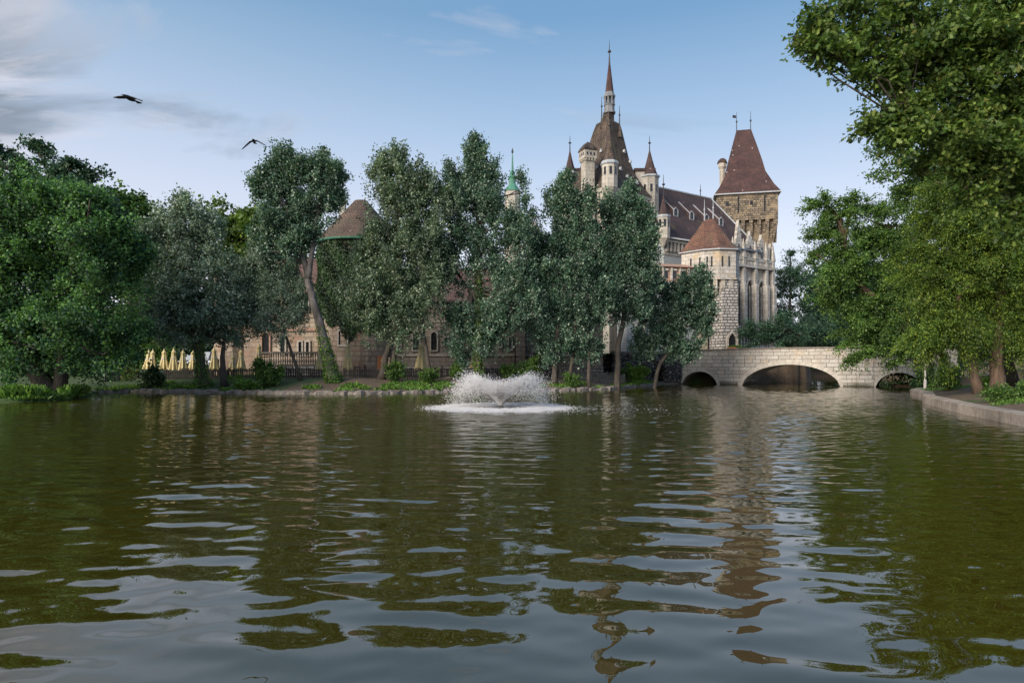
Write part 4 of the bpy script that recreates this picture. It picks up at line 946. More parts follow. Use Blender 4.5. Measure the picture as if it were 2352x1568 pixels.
# --- great hall with gothic facade
P0 = np.array([17.2, 74.0]); DV = np.array([13.9, 9.4]); HU = DV/np.linalg.norm(DV); HN = np.array([-HU[1], HU[0]])   # HN points back
LEN = float(np.linalg.norm(DV))
root = empty('great_hall', (24.0, 79.0, 1.5), 'palace hall with steep dark red roof, spiky dormers and white gothic window facade', 'building')
def hp(t, d, z): q = P0+DV*t+HN*d; return (float(q[0]), float(q[1]), z)
m = MB(); poly = [hp(-.25, 0, 0)[:2], hp(1.19, 0, 0)[:2], hp(1.19, 12, 0)[:2], hp(-.25, 12, 0)[:2]]
m.prism([hp(0, 0, 0)[:2], hp(.70, 0, 0)[:2], hp(.70, 12, 0)[:2], hp(.2, 12, 0)[:2]], 0, 16.0); m.build('wall', M['plaster'], root)
m = MB(); m.prism([hp(.70, -.02, 0)[:2], hp(1.19, -.02, 0)[:2], hp(1.19, 12, 0)[:2], hp(.70, 12, 0)[:2]], 0, 14.9); m.build('facade_wall', M['gothic'], root)
m = MB()
r0, r1 = .14, .93
EA = [hp(-.02, -.5, 16.2), hp(1.04, -.5, 16.2), hp(1.04, 12.5, 16.2), hp(.25, 12.5, 16.2)]; RI = [hp(r0, 6, 24.1), hp(r1, 6, 24.1)]
m.add(EA+RI, [(0, 1, 5, 4), (1, 2, 5), (2, 3, 4, 5), (3, 0, 4), (3, 2, 1, 0)]); rf = m.build('roof', M['tile_dark'], root)
fr = Frame(hp(-.25, 0, 0)[:2], hp(1.19, 0, 0)[:2]); off0 = .25*LEN
m = MB(); m.tube([hp(-.02, -.55, 16.17), hp(1.04, -.55, 16.17)], [.10, .10], 6); m.tube([hp(r0, 6, 24.12), hp(r1, 6, 24.12)], [.12, .12], 6, smooth=False); m.tube([hp(r1, 6, 24.1), hp(1.04, -.5, 16.25)], [.1, .1], 6)
m.build('gutter', M['lead'], root)
m = MB()
for q in range(28):
    s_ = off0+.3+q*.62
    if s_ > 1.18*LEN: break
    fr.slab(m, s_-.12, s_+.12, 0, .34, 14.7, 15.75)
fr.slab(m, off0, .95*LEN+off0*0, 0, .40, 15.75, 16.0); fr.slab(m, off0, .95*LEN, 0, .08, 14.3, 14.68)
m.build('cornice', M['cream'], root)
# dormers: long narrow wedges on the slope
def slope(t, f): return hp(t, -.5+6.5*f, 16.2+7.9*f)
for t, f in ((.275, .47), (.44, .46), (.605, .46), (.765, .45)):
    m = MB(); hw = .021; b0 = slope(t-hw, f-.03); b1 = slope(t+hw, f-.03); g = slope(t, f-.03); tp = (g[0], g[1], g[2]+1.05); back = slope(t, f+.30)
    e0 = (b0[0], b0[1], b0[2]+.75); e1 = (b1[0], b1[1], b1[2]+.75)
    k0, k1 = slope(t-hw, f+.20), slope(t+hw, f+.20)
    m.add([b0, b1, e1, tp, e0, back, k0, k1], [(0, 1, 2, 3, 4), (0, 4, 6), (1, 7, 2), (4, 3, 5, 6), (3, 2, 7, 5)]); dm = m.build('dormer', M['tile_dark'], rf)
    m = MB(); ed = [(e0, back), (e1, back), (b0, b1), (e0, tp), (e1, tp), (b0, e0), (b1, e1)]
    for a, b in ed: m.tube([a, b], [.06, .06], 5, smooth=False)
    m.build('dormer_edge', M['lead'], rf)
    n_ = Vector((-HN[0], -HN[1], 0))*.03
    def lp(a, b, q): return tuple(a[i]+(b[i]-a[i])*q for i in range(3))
    i0, i1 = lp(b0, b1, .15), lp(b0, b1, .85); 
    m = MB(); m.add([tuple(Vector(i0)+n_+Vector((0, 0, .1))), tuple(Vector(i1)+n_+Vector((0, 0, .1))), tuple(Vector(i1)+n_+Vector((0, 0, .72))), tuple(Vector(i0)+n_+Vector((0, 0, .72)))], [(0, 1, 2, 3)]); m.build('dormer_window', M['pane'], rf)
# finial on ridge
q = hp(.80, 6, 24.1); finial(q[0], q[1], q[2], 1.6, rf, .12)
# small roof turret at left
p = W(1524, 520, 73.5); turret(root, p[0], p[1], .72, WZ(548, 73.5), WZ(501, 73.5), WZ(497, 73.5), WZ(446, 73.5), M['cream'], M['tile_dark'], over=1.12, spire=2.2)
# gothic windows, buttresses, gables
off = .25*LEN
def S(t): return off+LEN*t
for t in (.755, .895, 1.035): 
    s_ = S(t)+.35
    fr.window(root, s_, 1.75, 6.7, 12.6, 'pointed', .26, .28, M['gothic'], mullion=1, name='gothic_window')
    m = MB(); m.lathe(0, 0, [(.34, 0), (.34, .1), (.22, .1), (.22, 0)], 10)
for t in (.70, .825, .965, 1.10, 1.185):
    s_ = S(t); m = MB(); fr.slab(m, s_-.28, s_+.28, 0, .75, 0, 12.0); fr.slab(m, s_-.22, s_+.22, 0, .55, 12.0, 15.2)
    c = fr.pt(s_, .35, 15.2); m.prism(oct_(c[0], c[1], .42, 4, math.atan2(HU[1], HU[0])+math.pi/4), 15.2, 17.6, poly1=oct_(c[0], c[1], .03, 4, math.atan2(HU[1], HU[0])+math.pi/4))
    m.build('buttress', M['gothic'], root)
for z0_, z1_, d0_, d1_, nm_ in ((14.0, 14.3, 0, .62, 'cornice'), (14.9, 15.3, .3, .5, 'rail'), (5.9, 6.15, 0, .55, 'string_course')):
    m = MB(); fr.slab(m, S(.70), S(1.19), d0_, d1_, z0_, z1_); m.build(nm_, M['gothic'], root)
for q in range(27):
    m = MB(); fr.slab(m, S(.70)+q*.3, S(.70)+q*.3+.12, .32, .46, 14.3, 14.9); m.build('baluster', M['gothic'], root)
for t, zt, w_ in ((.76, 19.3, 1.6), (.895, 18.2, 2.2), (1.035, 18.0, 2.2), (1.15, 17.0, 1.3)):
    s_ = S(t)+.3; m = MB(); O = [(s_-w_/2, 14.9), (s_+w_/2, 14.9), (s_+w_/2, 15.9), (s_+.12, zt), (s_, zt+.5), (s_-.12, zt), (s_-w_/2, 15.9)]
    n = len(O); m.add([fr.pt(x, .28, z) for x, z in O]+[fr.pt(x, -.1, z) for x, z in O], [tuple(range(n)), tuple(range(2*n-1, n-1, -1))]+[(i, n+i, n+(i+1) % n, (i+1) % n) for i in range(n)])
    for i in range(5):                                                       # crockets
        for sg in (-1, 1):
            u = i/5; x = s_+sg*(w_/2*(1-u)+.12*u); z = 15.9+(zt-15.9)*u; fr.slab(m, x-.09, x+.09, .0, .3, z, z+.2)
    g_ = m.build('gable', M['gothic'], root)
    if w_ > 1.8: fr.window(g_, s_, .42, 15.5, 16.9, 'pointed', .1, .36, M['gothic'], name='window') if False else None
    m = MB(); m.add([fr.pt(x, .30, z) for x, z in fr.outline(s_, .34 if w_ < 2 else .5, 15.4, 16.9, 'pointed')], [tuple(range(len(fr.outline(s_, .5, 15.4, 16.9, 'pointed'))))]); m.build('opening', M['pane'], g_)
# lean-to roof and loggia below the windows, dark arches on the ground floor
m = MB(); m.add([fr.pt(S(.72), .0, 6.1), fr.pt(S(1.18), .0, 6.1), fr.pt(S(1.18), 1.6, 5.5), fr.pt(S(.72), 1.6, 5.5), fr.pt(S(.72), 1.6, 5.35), fr.pt(S(1.18), 1.6, 5.35)], [(0, 3, 2, 1), (3, 4, 5, 2)]); m.build('porch_roof', M['tile_tower'], root)
m = MB(); fr.slab(m, S(.72), S(1.18), .9, 1.45, 3.9, 4.15)
for i in range(15): fr.slab(m, S(.72)+i*.53, S(.72)+i*.53+.14, 1.2, 1.35, 4.15, 5.35)
for i in range(5): fr.slab(m, S(.72)+i*1.85, S(.72)+i*1.85+.34, 1.0, 1.4, 0, 3.9)
m.build('porch', M['gothic'], root)
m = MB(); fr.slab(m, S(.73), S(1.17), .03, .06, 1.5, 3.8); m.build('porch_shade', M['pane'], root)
for s_ in (6.0, 8.4): fr.window(root, s_, .9, 9.5, 11.5, 'round')

# --- big stone tower on the right
yaw = math.radians(-13); TC = np.array([WX(1708, 98.5), 98.5]); tu = np.array([math.cos(yaw), math.sin(yaw)]); tv = np.array([-tu[1], tu[0]])
def tsq(h): return [tuple(TC+tu*a*h+tv*b*h) for a, b in ((-1, -1), (1, -1), (1, 1), (-1, 1))]
root = empty('stone_tower', (float(TC[0]), float(TC[1]), 1.5), 'square brown rough stone tower with maroon flared roof behind the hall', 'tower')
m = MB(); m.prism(tsq(3.55), 0, 20.6); m.prism(tsq(4.2), 22.75, 26.6); m.prism(tsq(3.55), 20.6, 22.75, poly1=tsq(3.62)); m.build('wall', M['brown'], root)
m = MB()
P_ = tsq(4.2)
for f_ in range(4):
    fr2 = Frame(P_[f_], P_[(f_+1) % 4])
    for q in range(8):
        s_ = .35+q*(fr2.L-.7)/7; 
        a0, a1 = s_-.24, s_+.24
        m.add([fr2.pt(a0, -.62, 19.4), fr2.pt(a1, -.62, 19.4), fr2.pt(a1, 0, 22.1), fr2.pt(a0, 0, 22.1), fr2.pt(a0, 0, 22.74), fr2.pt(a1, 0, 22.74), fr2.pt(a0, -.62, 22.74), fr2.pt(a1, -.62, 22.74)],
              [(0, 1, 2, 3), (3, 2, 5, 4), (0, 3, 4, 6), (1, 7, 5, 2)])
m.build('corbels', M['brown'], root)
fr2 = Frame(P_[0], P_[1])
for s_ in (3.0, 6.6):
    m = MB(); fr2.slab(m, s_-.12, s_+.12, .0, .02, 23.8, 26.2); m.build('window', M['pane'], root)
for s_ in (1.5, 4.8): 
    m = MB(); fr2.slab(m, s_-.2, s_+.2, .0, .02, 24.9, 25.5); m.build('window', M['pane'], root)
m = MB(); prv = None
for hx, hy, z in ((4.55, 4.55, 26.65), (3.75, 3.75, 27.9), (2.75, 2.6, 30.1), (2.35, 2.0, 32.0), (1.6, 1.0, 35.0), (1.05, .12, 37.2)):
    cur = [tuple(TC+tu*a*hx+tv*b*hy) for a, b in ((-1, -1), (1, -1), (1, 1), (-1, 1))]
    if prv: m.prism(prv[0], prv[1], z, cap=False, poly1=cur)
    prv = (cur, z)
m.add([(x, y_, 37.2) for x, y_ in prv[0]], [(0, 1, 2, 3)]); rf = m.build('roof', M['tile_tower'], root)
m = MB(); m.prism(tsq(4.6), 26.5, 26.66); m.build('gutter', M['lead'], root)
for a in (-1.0, 1.0): q = TC+tu*a; finial(q[0], q[1], 37.1, 2.9, rf, .14)
q = TC-tu*1.0; m = MB(); m.box((q[0]-.35, q[1], 39.1), (.6, .04, .4), .3); m.build('flag', M['iron'], rf)
p = W(1659, 400, 100); m = MB(); m.lathe(p[0], p[1], [(.4, WZ(455, 98)), (.45, WZ(380, 98)), (.62, WZ(375, 98)), (.66, WZ(366, 98))], 8); ch = m.build('chimney', M['cream'], root)
m = MB(); m.lathe(p[0], p[1], [(.8, WZ(366, 98)), (.65, WZ(360, 98)), (.3, WZ(355, 98)), (0, WZ(354, 98))], 8); m.build('chimney_cap', M['tile_dark'], ch)

# --- gate tower
GY_ = 69.5
root = empty('gate_tower', (WX(1665, GY_), GY_, 2.5), 'pale stone gate tower with orange tiled roof at the left end of the bridge', 'tower')
gx0, gx1 = WX(1569, GY_), WX(1699, GY_-.5)
body = [(gx0+.1, GY_+1.1), (gx0+1.9, GY_-1.0), (WX(1652, GY_-1.6), GY_-1.6), (WX(1690, GY_-1.3), GY_-1.3), (gx1+.2, GY_+.2), (gx1+.1, GY_+3.2), (gx1-2.2, GY_+4.6), (gx0+1.5, GY_+4.4)]
bc = (sum(p[0] for p in body)/8, sum(p[1] for p in body)/8)
def bsc(f): return [(bc[0]+(x-bc[0])*f, bc[1]+(y-bc[1])*f) for x, y in body]
zE, zB = WZ(576, GY_), WZ(645, GY_)
m = MB(); m.prism(body, zB, zE); m.build('wall', M['gate'], root)
m = MB(); m.prism(bsc(1.04), zB-.03, zB+.14)
sh0 = [(WX(1637, GY_-1.0), GY_-.2), (WX(1660, GY_-1.5), GY_-1.45), (WX(1695, GY_-1.2), GY_-1.2), (WX(1698, GY_+.5), GY_+1.0), (WX(1690, GY_), GY_+3.8), (WX(1640, GY_), GY_+3.8)]
def shs(f): c = (WX(1668, GY_), GY_+1); return [(c[0]+(x-c[0])*f, c[1]+(y-c[1])*f) for x, y in sh0]
m2 = MB(); m2.prism(shs(1.10), 0, 5.2, cap=False, poly1=shs(1.04)); m2.prism(shs(1.04), 5.2, zB, cap=False, poly1=shs(.98)); m2.build('lower_wall', M['rustic'], root)
frA = Frame(body[1], body[2]); frB = Frame(body[2], body[3]); frC = Frame(body[0], body[1]); frD = Frame(body[3], body[4])
for fr_, ss_ in ((frA, (.35, .8, 1.7, 2.5)), (frB, (.35, 1.1)), (frC, (1.2, 2.3))):
    for s_ in ss_:
        if s_ < fr_.L-.1:
            mm = MB(); fr_.slab(mm, s_-.09, s_+.09, 0, .02, zE-1.9, zE-.8); mm.build('window', M['pane'], root)
for fr_ in (frB, frD, frA):
    n = max(2, int(fr_.L/.75))
    for i in range(n):
        s_ = fr_.L*(i+.5)/n; d0 = -.1
        m.add([fr_.pt(s_-.2, -.7, zB-1.9), fr_.pt(s_+.2, -.7, zB-1.9), fr_.pt(s_+.2, .0, zB-.9), fr_.pt(s_-.2, .0, zB-.9), fr_.pt(s_-.2, .0, zB-.035), fr_.pt(s_+.2, .0, zB-.035), fr_.pt(s_-.2, -.7, zB-.035), fr_.pt(s_+.2, -.7, zB-.035)],
              [(0, 1, 2, 3), (3, 2, 5, 4), (0, 3, 4, 6), (1, 7, 5, 2)])
m.build('corbels', M['gate'], root)
r0_ = W(1618, 505, GY_+1.2); r1_ = W(1638, 501, GY_+1.2); ea = bsc(1.09)
m = MB(); n = 8; V = [(x, y_, zE-.02) for x, y_ in ea]; mid = []
for i, (x, y_) in enumerate(ea):
    tgt = r0_ if i in (0, 1, 7) else r1_
    mid.append((x+(tgt[0]-x)*.22, y_+(tgt[1]-y_)*.22, zE+.5))
V += mid+[(r0_[0], r0_[1], r0_[2]), (r1_[0], r1_[1], r1_[2])]
Fs = [(i, (i+1) % 8, (i+1) % 8+8, i+8) for i in range(8)]
for i in range(8):
    j = (i+1) % 8; ta = 16 if i in (0, 1, 7) else 17; tb = 16 if j in (0, 1, 7) else 17
    Fs.append((i+8, j+8, ta) if ta == tb else (i+8, j+8, tb, ta))
Fs.append(tuple(range(7, -1, -1)))
m.add(V, Fs); rf = m.build('roof', M['tile_orange'], root)
m = MB(); m.prism(bsc(1.095), zE-.14, zE-.025); m.build('gutter', M['lead'], root)
for p in (r0_, r1_): finial(p[0], p[1], p[2], 2.2, rf, .1, M['lead'])
p = W(1674, 795, GY_-2.0); frE = Frame(shs(1.085)[1], shs(1.085)[2])
frE.window(root, frE.L*.55, .85, 2.4, WZ(765, GY_-1.6), 'pointed', .22, .2, M['gate'], name='doorway')

# --- wing with red brick arcade, left of the gate tower
root = empty('brick_wing', (WX(1540, 68), 68, 2), 'plastered wing topped by a red brick battlement left of the gate tower', 'building')
fr3 = Frame((WX(1440, 67.3), 67.3), (WX(1641, 70), 70.0)); zt = 12.1
m = MB(); fr3.slab(m, 0, fr3.L, -2.4, 0, 0, 10.3); m.build('wall', M['plaster'], root)
m = MB(); fr3.slab(m, 0, fr3.L, -2.3, -.05, 10.45, zt); m.build('battlement', M['brick'], root)
m = MB(); fr3.slab(m, 0, fr3.L, -.2, .22, 10.3, 10.45); m.build('cornice', M['lead'], root)
for i in range(int(fr3.L/1.0)):
    O = fr3.outline(.5+i*1.0, .42, 10.9, 11.7, 'round'); m = MB(); m.add([fr3.pt(x, -.03, z) for x, z in O], [tuple(range(len(O)))]); m.build('opening', M['pane'], root)
m = MB(); rz_ = random.Random(3)
for i in range(int(fr3.L/1.0)):
    fr3.slab(m, i*1.0, i*1.0+.16, -.05, .16, 10.46, 12.0)
    fr3.slab(m, i*1.0+.3, i*1.0+.7, -.04, .1, 11.72, 11.9)
m.build('merlons', M['gothic'], root)
m = MB(); m.add([fr3.pt(0, .25, zt), fr3.pt(fr3.L, .25, zt), fr3.pt(fr3.L, -1.2, zt+.5), fr3.pt(0, -1.2, zt+.5), fr3.pt(0, -2.6, zt), fr3.pt(fr3.L, -2.6, zt)], [(0, 1, 2, 3), (3, 2, 5, 4), (0, 4, 5, 1)]); m.build('roof', M['brick'], root)
m = MB(); s0_ = fr3.L*.80
fr3.slab(m, s0_, s0_+.9, 0, .5, 0, 6.5); m.build('buttress', M['plaster_warm'], root)
for a_ in (1.5, 3.5, 5.5): fr3.window(root, a_, .8, 4.2, 6.2, 'round')

# --- long brown stone range behind the terrace
def gable_range(name, label, p0, p1, depth, zw, zr, wallm, roofm, wins, cat='building', z0=0.0, over=.35):
    f = Frame(p0, p1); c = f.pt(f.L/2, -depth/2, z0+.5); root = empty(name, c, label, cat)
    m = MB(); f.slab(m, 0, f.L, -depth, 0, z0, zw); 
    for a in (0, f.L):
        m.add([f.pt(a, 0, zw), f.pt(a, -depth, zw), f.pt(a, -depth/2, zr)], [(0, 1, 2) if a else (2, 1, 0)])
    m.build('wall', wallm, root)
    m = MB(); t = .12; o = over
    P = [f.pt(-o, o, zw-.15), f.pt(f.L+o, o, zw-.15), f.pt(f.L+o, -depth/2, zr+.12), f.pt(-o, -depth/2, zr+.12), f.pt(-o, -depth-o, zw-.15), f.pt(f.L+o, -depth-o, zw-.15)]
    m.add(P+[(x, y_, z+t) for x, y_, z in P], [(3, 2, 1, 0), (4, 5, 2, 3), (6, 7, 8, 9), (9, 8, 11, 10), (0, 1, 7, 6), (5, 4, 10, 11), (0, 6, 9, 3), (3, 9, 10, 4), (1, 2, 8, 7), (2, 5, 11, 8)])
    m.build('roof', roofm, root)
    for w_ in wins: f.window(root, *w_[:4], **w_[4])
    return f, root
YB = 56.0
def wn(px, py0, py1, wpx, kind, f, Y=YB, **kw):
    a = (WX(px, Y)-f.p[0]); return (a, wpx*Y/F, WZ(py1, Y), WZ(py0, Y), dict(kind=kind, **kw))
f_tmp = Frame((WX(850, YB), YB), (WX(1385, YB), YB))
wl = [wn(914, 762, 804, 13, 'round', f_tmp, mullion=0), wn(956, 761, 804, 14, 'round', f_tmp), wn(997, 763, 804, 13, 'round', f_tmp), wn(1025, 776, 792, 6, 'rect', f_tmp), wn(1122, 775, 802, 6, 'rect', f_tmp), wn(1149, 778, 796, 4, 'rect', f_tmp),
      wn(1172, 775, 802, 6, 'rect', f_tmp), wn(1205, 758, 792, 8, 'rect', f_tmp), wn(1235, 736, 752, 5, 'rect', f_tmp), wn(1290, 770, 800, 10, 'round', f_tmp), wn(1060, 700, 722, 10, 'round', f_tmp), wn(1330, 770, 800, 10, 'round', f_tmp)]
fb, rb = gable_range('stone_range', 'long brown block stone range with arched windows behind the poplars', (WX(850, YB), YB), (WX(1385, YB), YB), 9, WZ(690, YB), WZ(622, YB+4), M['castle_brown'], M['tile_pink'], wl)
m = MB(); fb.slab(m, 0, fb.L, 0, .10, WZ(815, YB)-.1, WZ(815, YB)+.05); fb.slab(m, 0, fb.L, 0, .06, WZ(740, YB), WZ(737, YB)); m.build('string_course', M['cream'], rb)
m = MB(); fb.slab(m, 0, fb.L, 0.0, .30, 0, WZ(843, YB)); m.build('plinth', M['rustic'], rb)
m = MB(); a_ = WX(1190, YB)-fb.p[0]; fb.slab(m, a_, a_+.6, 0, .6, 0, WZ(745, YB)); m.build('buttress', M['castle_brown'], rb)
m = MB(); m.tube([fb.pt(a_-.25, .3, .9), fb.pt(a_-.25, .3, WZ(742, YB))], [.05, .05], 6); m.build('drainpipe', M['iron'], rb)
# rubble arched niche
nx_ = WX(1245, YB)-fb.p[0]; m = MB()
for i in range(13):
    g = math.pi*(i+.5)/13; rock(m, fb.pt(nx_-1.15*math.cos(g), .42, 1.1+2.3*math.sin(g)**.8), .28, rr)
m.build('niche_arch', M['rustic'], rb)
fb.window(rb, nx_, 1.7, .9, 3.1, 'pointed', .1, .36, M['rustic'], M['castle_brown'], name='niche')

f_tmp = Frame((WX(560, 56.5), 56.5), (WX(755, 56.5), 56.5))
wl = [wn(611, 765, 815, 16, 'round', f_tmp, 56.5, fmat=M['brick']), wn(650, 775, 812, 10, 'rect', f_tmp, 56.5), wn(690, 785, 815, 7, 'rect', f_tmp, 56.5), wn(707, 785, 815, 7, 'rect', f_tmp, 56.5), wn(704, 680, 715, 10, 'rect', f_tmp, 56.5), wn(670, 690, 715, 9, 'round', f_tmp, 56.5), wn(600, 700, 725, 9, 'round', f_tmp, 56.5)]
M['ruin'] = m_stone('sandy_pink_blocks', (.46, .38, .30), (.32, .26, .205), (.15, .12, .10), .8, .42, .02, .7, .35, (.14, .09, .07), patch=(.33, .22, .16))
fl, rl = gable_range('ruin_wing', 'sandy stone ruin wing with reddish ridge left of the leaning poplar', (WX(560, 56.5), 56.5), (WX(755, 56.5), 56.5), 8, WZ(650, 56.5), WZ(600, 60.5), M['ruin'], M['tile_pink'], wl)
m = MB(); fl.slab(m, 0, fl.L, 0, .15, WZ(760, 56.5), WZ(755, 56.5)); m.build('string_course', M['brick'], rl)
# small turret with green tip
px_ = W(530, 700, 58); root = empty('small_turret', (px_[0], 58, 1), 'small pinkish turret with conical tiled roof and green copper tip behind the silver tree', 'turret')
m = MB(); m.lathe(px_[0], 58, [(1.35, 0), (1.35, WZ(632, 58))], 12); m.build('wall', M['ruin'], root)
m = MB(); m.lathe(px_[0], 58, [(1.6, WZ(634, 58)), (1.1, WZ(620, 58)), (.25, WZ(603, 58)), (0, WZ(602, 58))], 12); m.build('roof', M['tile_pink'], root)
m = MB(); m.lathe(px_[0], 58, [(.3, WZ(604, 58)), (.12, WZ(598, 58)), (.2, WZ(596, 58)), (.03, WZ(580, 58))], 8); m.build('tip', M['copper'], root)

# --- round ivy tower
RX, RY, RR = WX(829, 57.3), 57.3, 3.45
root = empty('round_tower', (RX, RY, 1), 'round stone tower wrapped in dark ivy under a brown conical tiled roof', 'tower')
zE = WZ(545, 54.5)
m = MB(); m.lathe(RX, RY, [(RR, 0), (RR, zE)], 32); m.build('wall', M['ruin'], root)
m = MB(); m.lathe(RX, RY, [(RR+.42, zE-.12), (RR+.42, zE), (RR*.72, zE+1.5), (.55, WZ(462, RY)), (0, WZ(461, RY))], 32); rf = m.build('roof', M['tile_brown'], root)
m = MB(); m.lathe(RX, RY, [(RR+.46, zE-.26), (RR+.52, zE-.16), (RR+.52, zE-.125), (RR+.3, zE-.122)], 32); m.build('gutter', M['copper'], root)
p = W(787, 478, 56.8); m = MB(); m.box((p[0], p[1], p[2]-.8), (.5, .5, 1.3)); m.build('chimney', M['gothic'], rf)
r2 = np.random.RandomState(77); cnt = 26000
aa = r2.uniform(math.pi*.98, math.pi*2.02, cnt); lowb = WZ(745, 54)+.5*np.sin(aa*5)+.35*np.sin(aa*13+1)+.5*np.cos(aa*2)
zz_ = lowb+(zE-.3-lowb)*r2.rand(cnt)
bulge = .12+.22*(.5+.5*np.sin(aa*9+zz_*1.7))*(.5+.5*np.sin(zz_*2.3+aa*4))
o = np.stack([np.cos(aa), np.sin(aa), np.zeros(cnt)], -1); pos = np.stack([RX+0*aa, RY+0*aa, zz_], -1)+o*(RR+bulge*r2.uniform(.4, 1.1, cnt))[:, None]
V = leaf_arrays(pos, _norm(o*.3+np.array([0, 0, -.8])+r2.normal(size=(cnt, 3))*.4), o+r2.normal(size=(cnt, 3))*.45, r2.uniform(.10, .22, cnt), 'kite')
np_mesh('ivy', V, 4, M['ivy'], root, {'tint': r2.rand(cnt), 'clump': np.clip(.5+.5*np.sin(aa*9+zz_*1.7), 0, 1)})
an = -math.pi/2-.2; f_ = Frame((RX+RR*math.cos(an-.18), RY+RR*math.sin(an-.18)), (RX+RR*math.cos(an+.18), RY+RR*math.sin(an+.18)))
f_.window(root, f_.L/2, .72, WZ(792, 54), WZ(760, 54), 'rect', .12, .14, M['gothic'])

# --- green copper spire and lantern behind the poplars
Yg = 92; p = W(1177, 420, Yg); root = empty('copper_spire_turret', (p[0], Yg, 1), 'slim turret with green copper spire rising behind the middle poplar', 'turret')
m = MB(); m.lathe(p[0], Yg, [(1.1, 0), (1.1, WZ(440, Yg))], 10); m.build('wall', M['cream'], root)
m = MB(); g = lambda y_: WZ(y_, Yg)
m.lathe(p[0], Yg, [(1.2, g(441)), (.8, g(430)), (.45, g(422)), (.48, g(412)), (.6, g(408)), (.28, g(402)), (.4, g(396)), (.16, g(392)), (.08, g(360)), (.04, g(352))], 10); m.build('spire', M['copper'], root)
m = MB(); m.lathe(p[0], Yg, [(.04, g(353)), (.16, g(350)), (.14, g(347)), (.02, g(340))], 6); m.build('finial', M['iron'], root)
p = W(1223, 487, Yg); root = empty('copper_lantern_turret', (p[0], Yg, 1), 'small turret with green copper capped lantern right of the copper spire', 'turret')
m = MB(); m.lathe(p[0], Yg, [(.8, 0), (.8, g(512))], 8); m.build('wall', M['cream'], root)
m = MB()
for i in range(6): m.lathe(p[0]+.5*math.cos(i*1.047), Yg+.5*math.sin(i*1.047), [(.08, g(512)), (.08, g(497))], 6)
m.build('lantern_posts', M['brown'], root)
m = MB(); m.lathe(p[0], Yg, [(.75, g(497)), (.55, g(492)), (.2, g(488)), (.22, g(484)), (.05, g(476))], 8); m.build('cap', M['copper'], root)

# ------------------------------------------------------------------ terrace: balustrade, umbrellas, fences, tables
f = Frame((WX(604, 52), 52.0), (WX(765, 52), 52.0)); c = f.pt(f.L/2, 0, .9)
root = empty('balustrade', c, 'stone terrace balustrade before the ruin wing', 'balustrade')
zt = WZ(808, 52); zb = WZ(836, 52)
M['old_stone'] = m_noise('weathered_grey_stone', (.10, .09, .08), (.26, .23, .20), 3, .9, .5)
m = MB(); f.slab(m, 0, f.L, -.2, .2, zt-.14, zt); m.build('rail', M['old_stone'], root); m = MB(); f.slab(m, 0, f.L, -.18, .18, zb-.1, zb); m.build('foot_rail', M['old_stone'], root)
m = MB(); f.slab(m, 0, f.L, -.3, .16, .3, zb-.1); m.build('base_wall', M['rustic'], root)
for i in range(30):
    a = .12+i*(f.L-.24)/29; q = f.pt(a, 0, zb); m = MB(); h = zt-.14-zb
    m.lathe(q[0], q[1], [(.05, zb), (.085, zb+h*.3), (.04, zb+h*.6), (.07, zt-.14)], 6); m.build('baluster', M['old_stone'], root)

def umbrella(px, ptop, pbot, Y, label, tilt=0.0, wf=1.0, base=None):
    X = WX(px, Y); z0 = float(ground_z(X, Y)); zt = WZ(ptop, Y); zb = WZ(pbot, Y); n = 16; r = random.Random(int(px))
    root = empty('patio_umbrella', (X, Y, z0), label, 'umbrella', 'folded umbrellas on the castle terrace')
    m = MB(); prof = [(.30, 0), (.24, .25), (.17, .55), (.13, .75), (.17, .82), (.07, .93), (.02, 1)]; P = []
    for k_, (q, t) in enumerate(prof):
        for j in range(n):
            a = 2*math.pi*j/n; fo = 1+(.28 if j % 2 else -.22)*(1-t)*1.1+r.uniform(-.08, .08); hz = (r.uniform(-.08, .05) if k_ == 0 else 0)
            P.append((X+q*wf*fo*math.cos(a)+tilt*(t*(zt-zb)), Y+q*wf*fo*math.sin(a), zb+(zt-zb)*t+hz))
    Fs = [(k_*n+j, k_*n+(j+1) % n, (k_+1)*n+(j+1) % n, (k_+1)*n+j) for k_ in range(len(prof)-1) for j in range(n)]+[tuple(range(n-1, -1, -1))]
    m.add(P, Fs); m.build('canopy', M['canvas'], root)
    m = MB(); m.tube([(X-tilt*(zb-z0), Y, z0), (X, Y, zb+.3)], [.03, .03], 6); m.tube([(X+tilt*(zt-zb), Y, zt-.05), (X+tilt*(zt-zb), Y, zt+.08)], [.03, .015], 6); m.build('pole', M['pole'], root)
    m = MB(); zs = zb+(zt-zb)*.5; m.lathe(X+tilt*(zt-zb)*.5, Y, [(.19*wf, zs), (.20*wf, zs+.05), (.17*wf, zs+.1)], 10); m.build('strap', M['pole'], root)
    m = MB(); m.lathe(X-tilt*(zb-z0), Y, [(.28, z0), (.28, z0+.08), (.06, z0+.12)], 10); m.build('base', M['edging'], root)
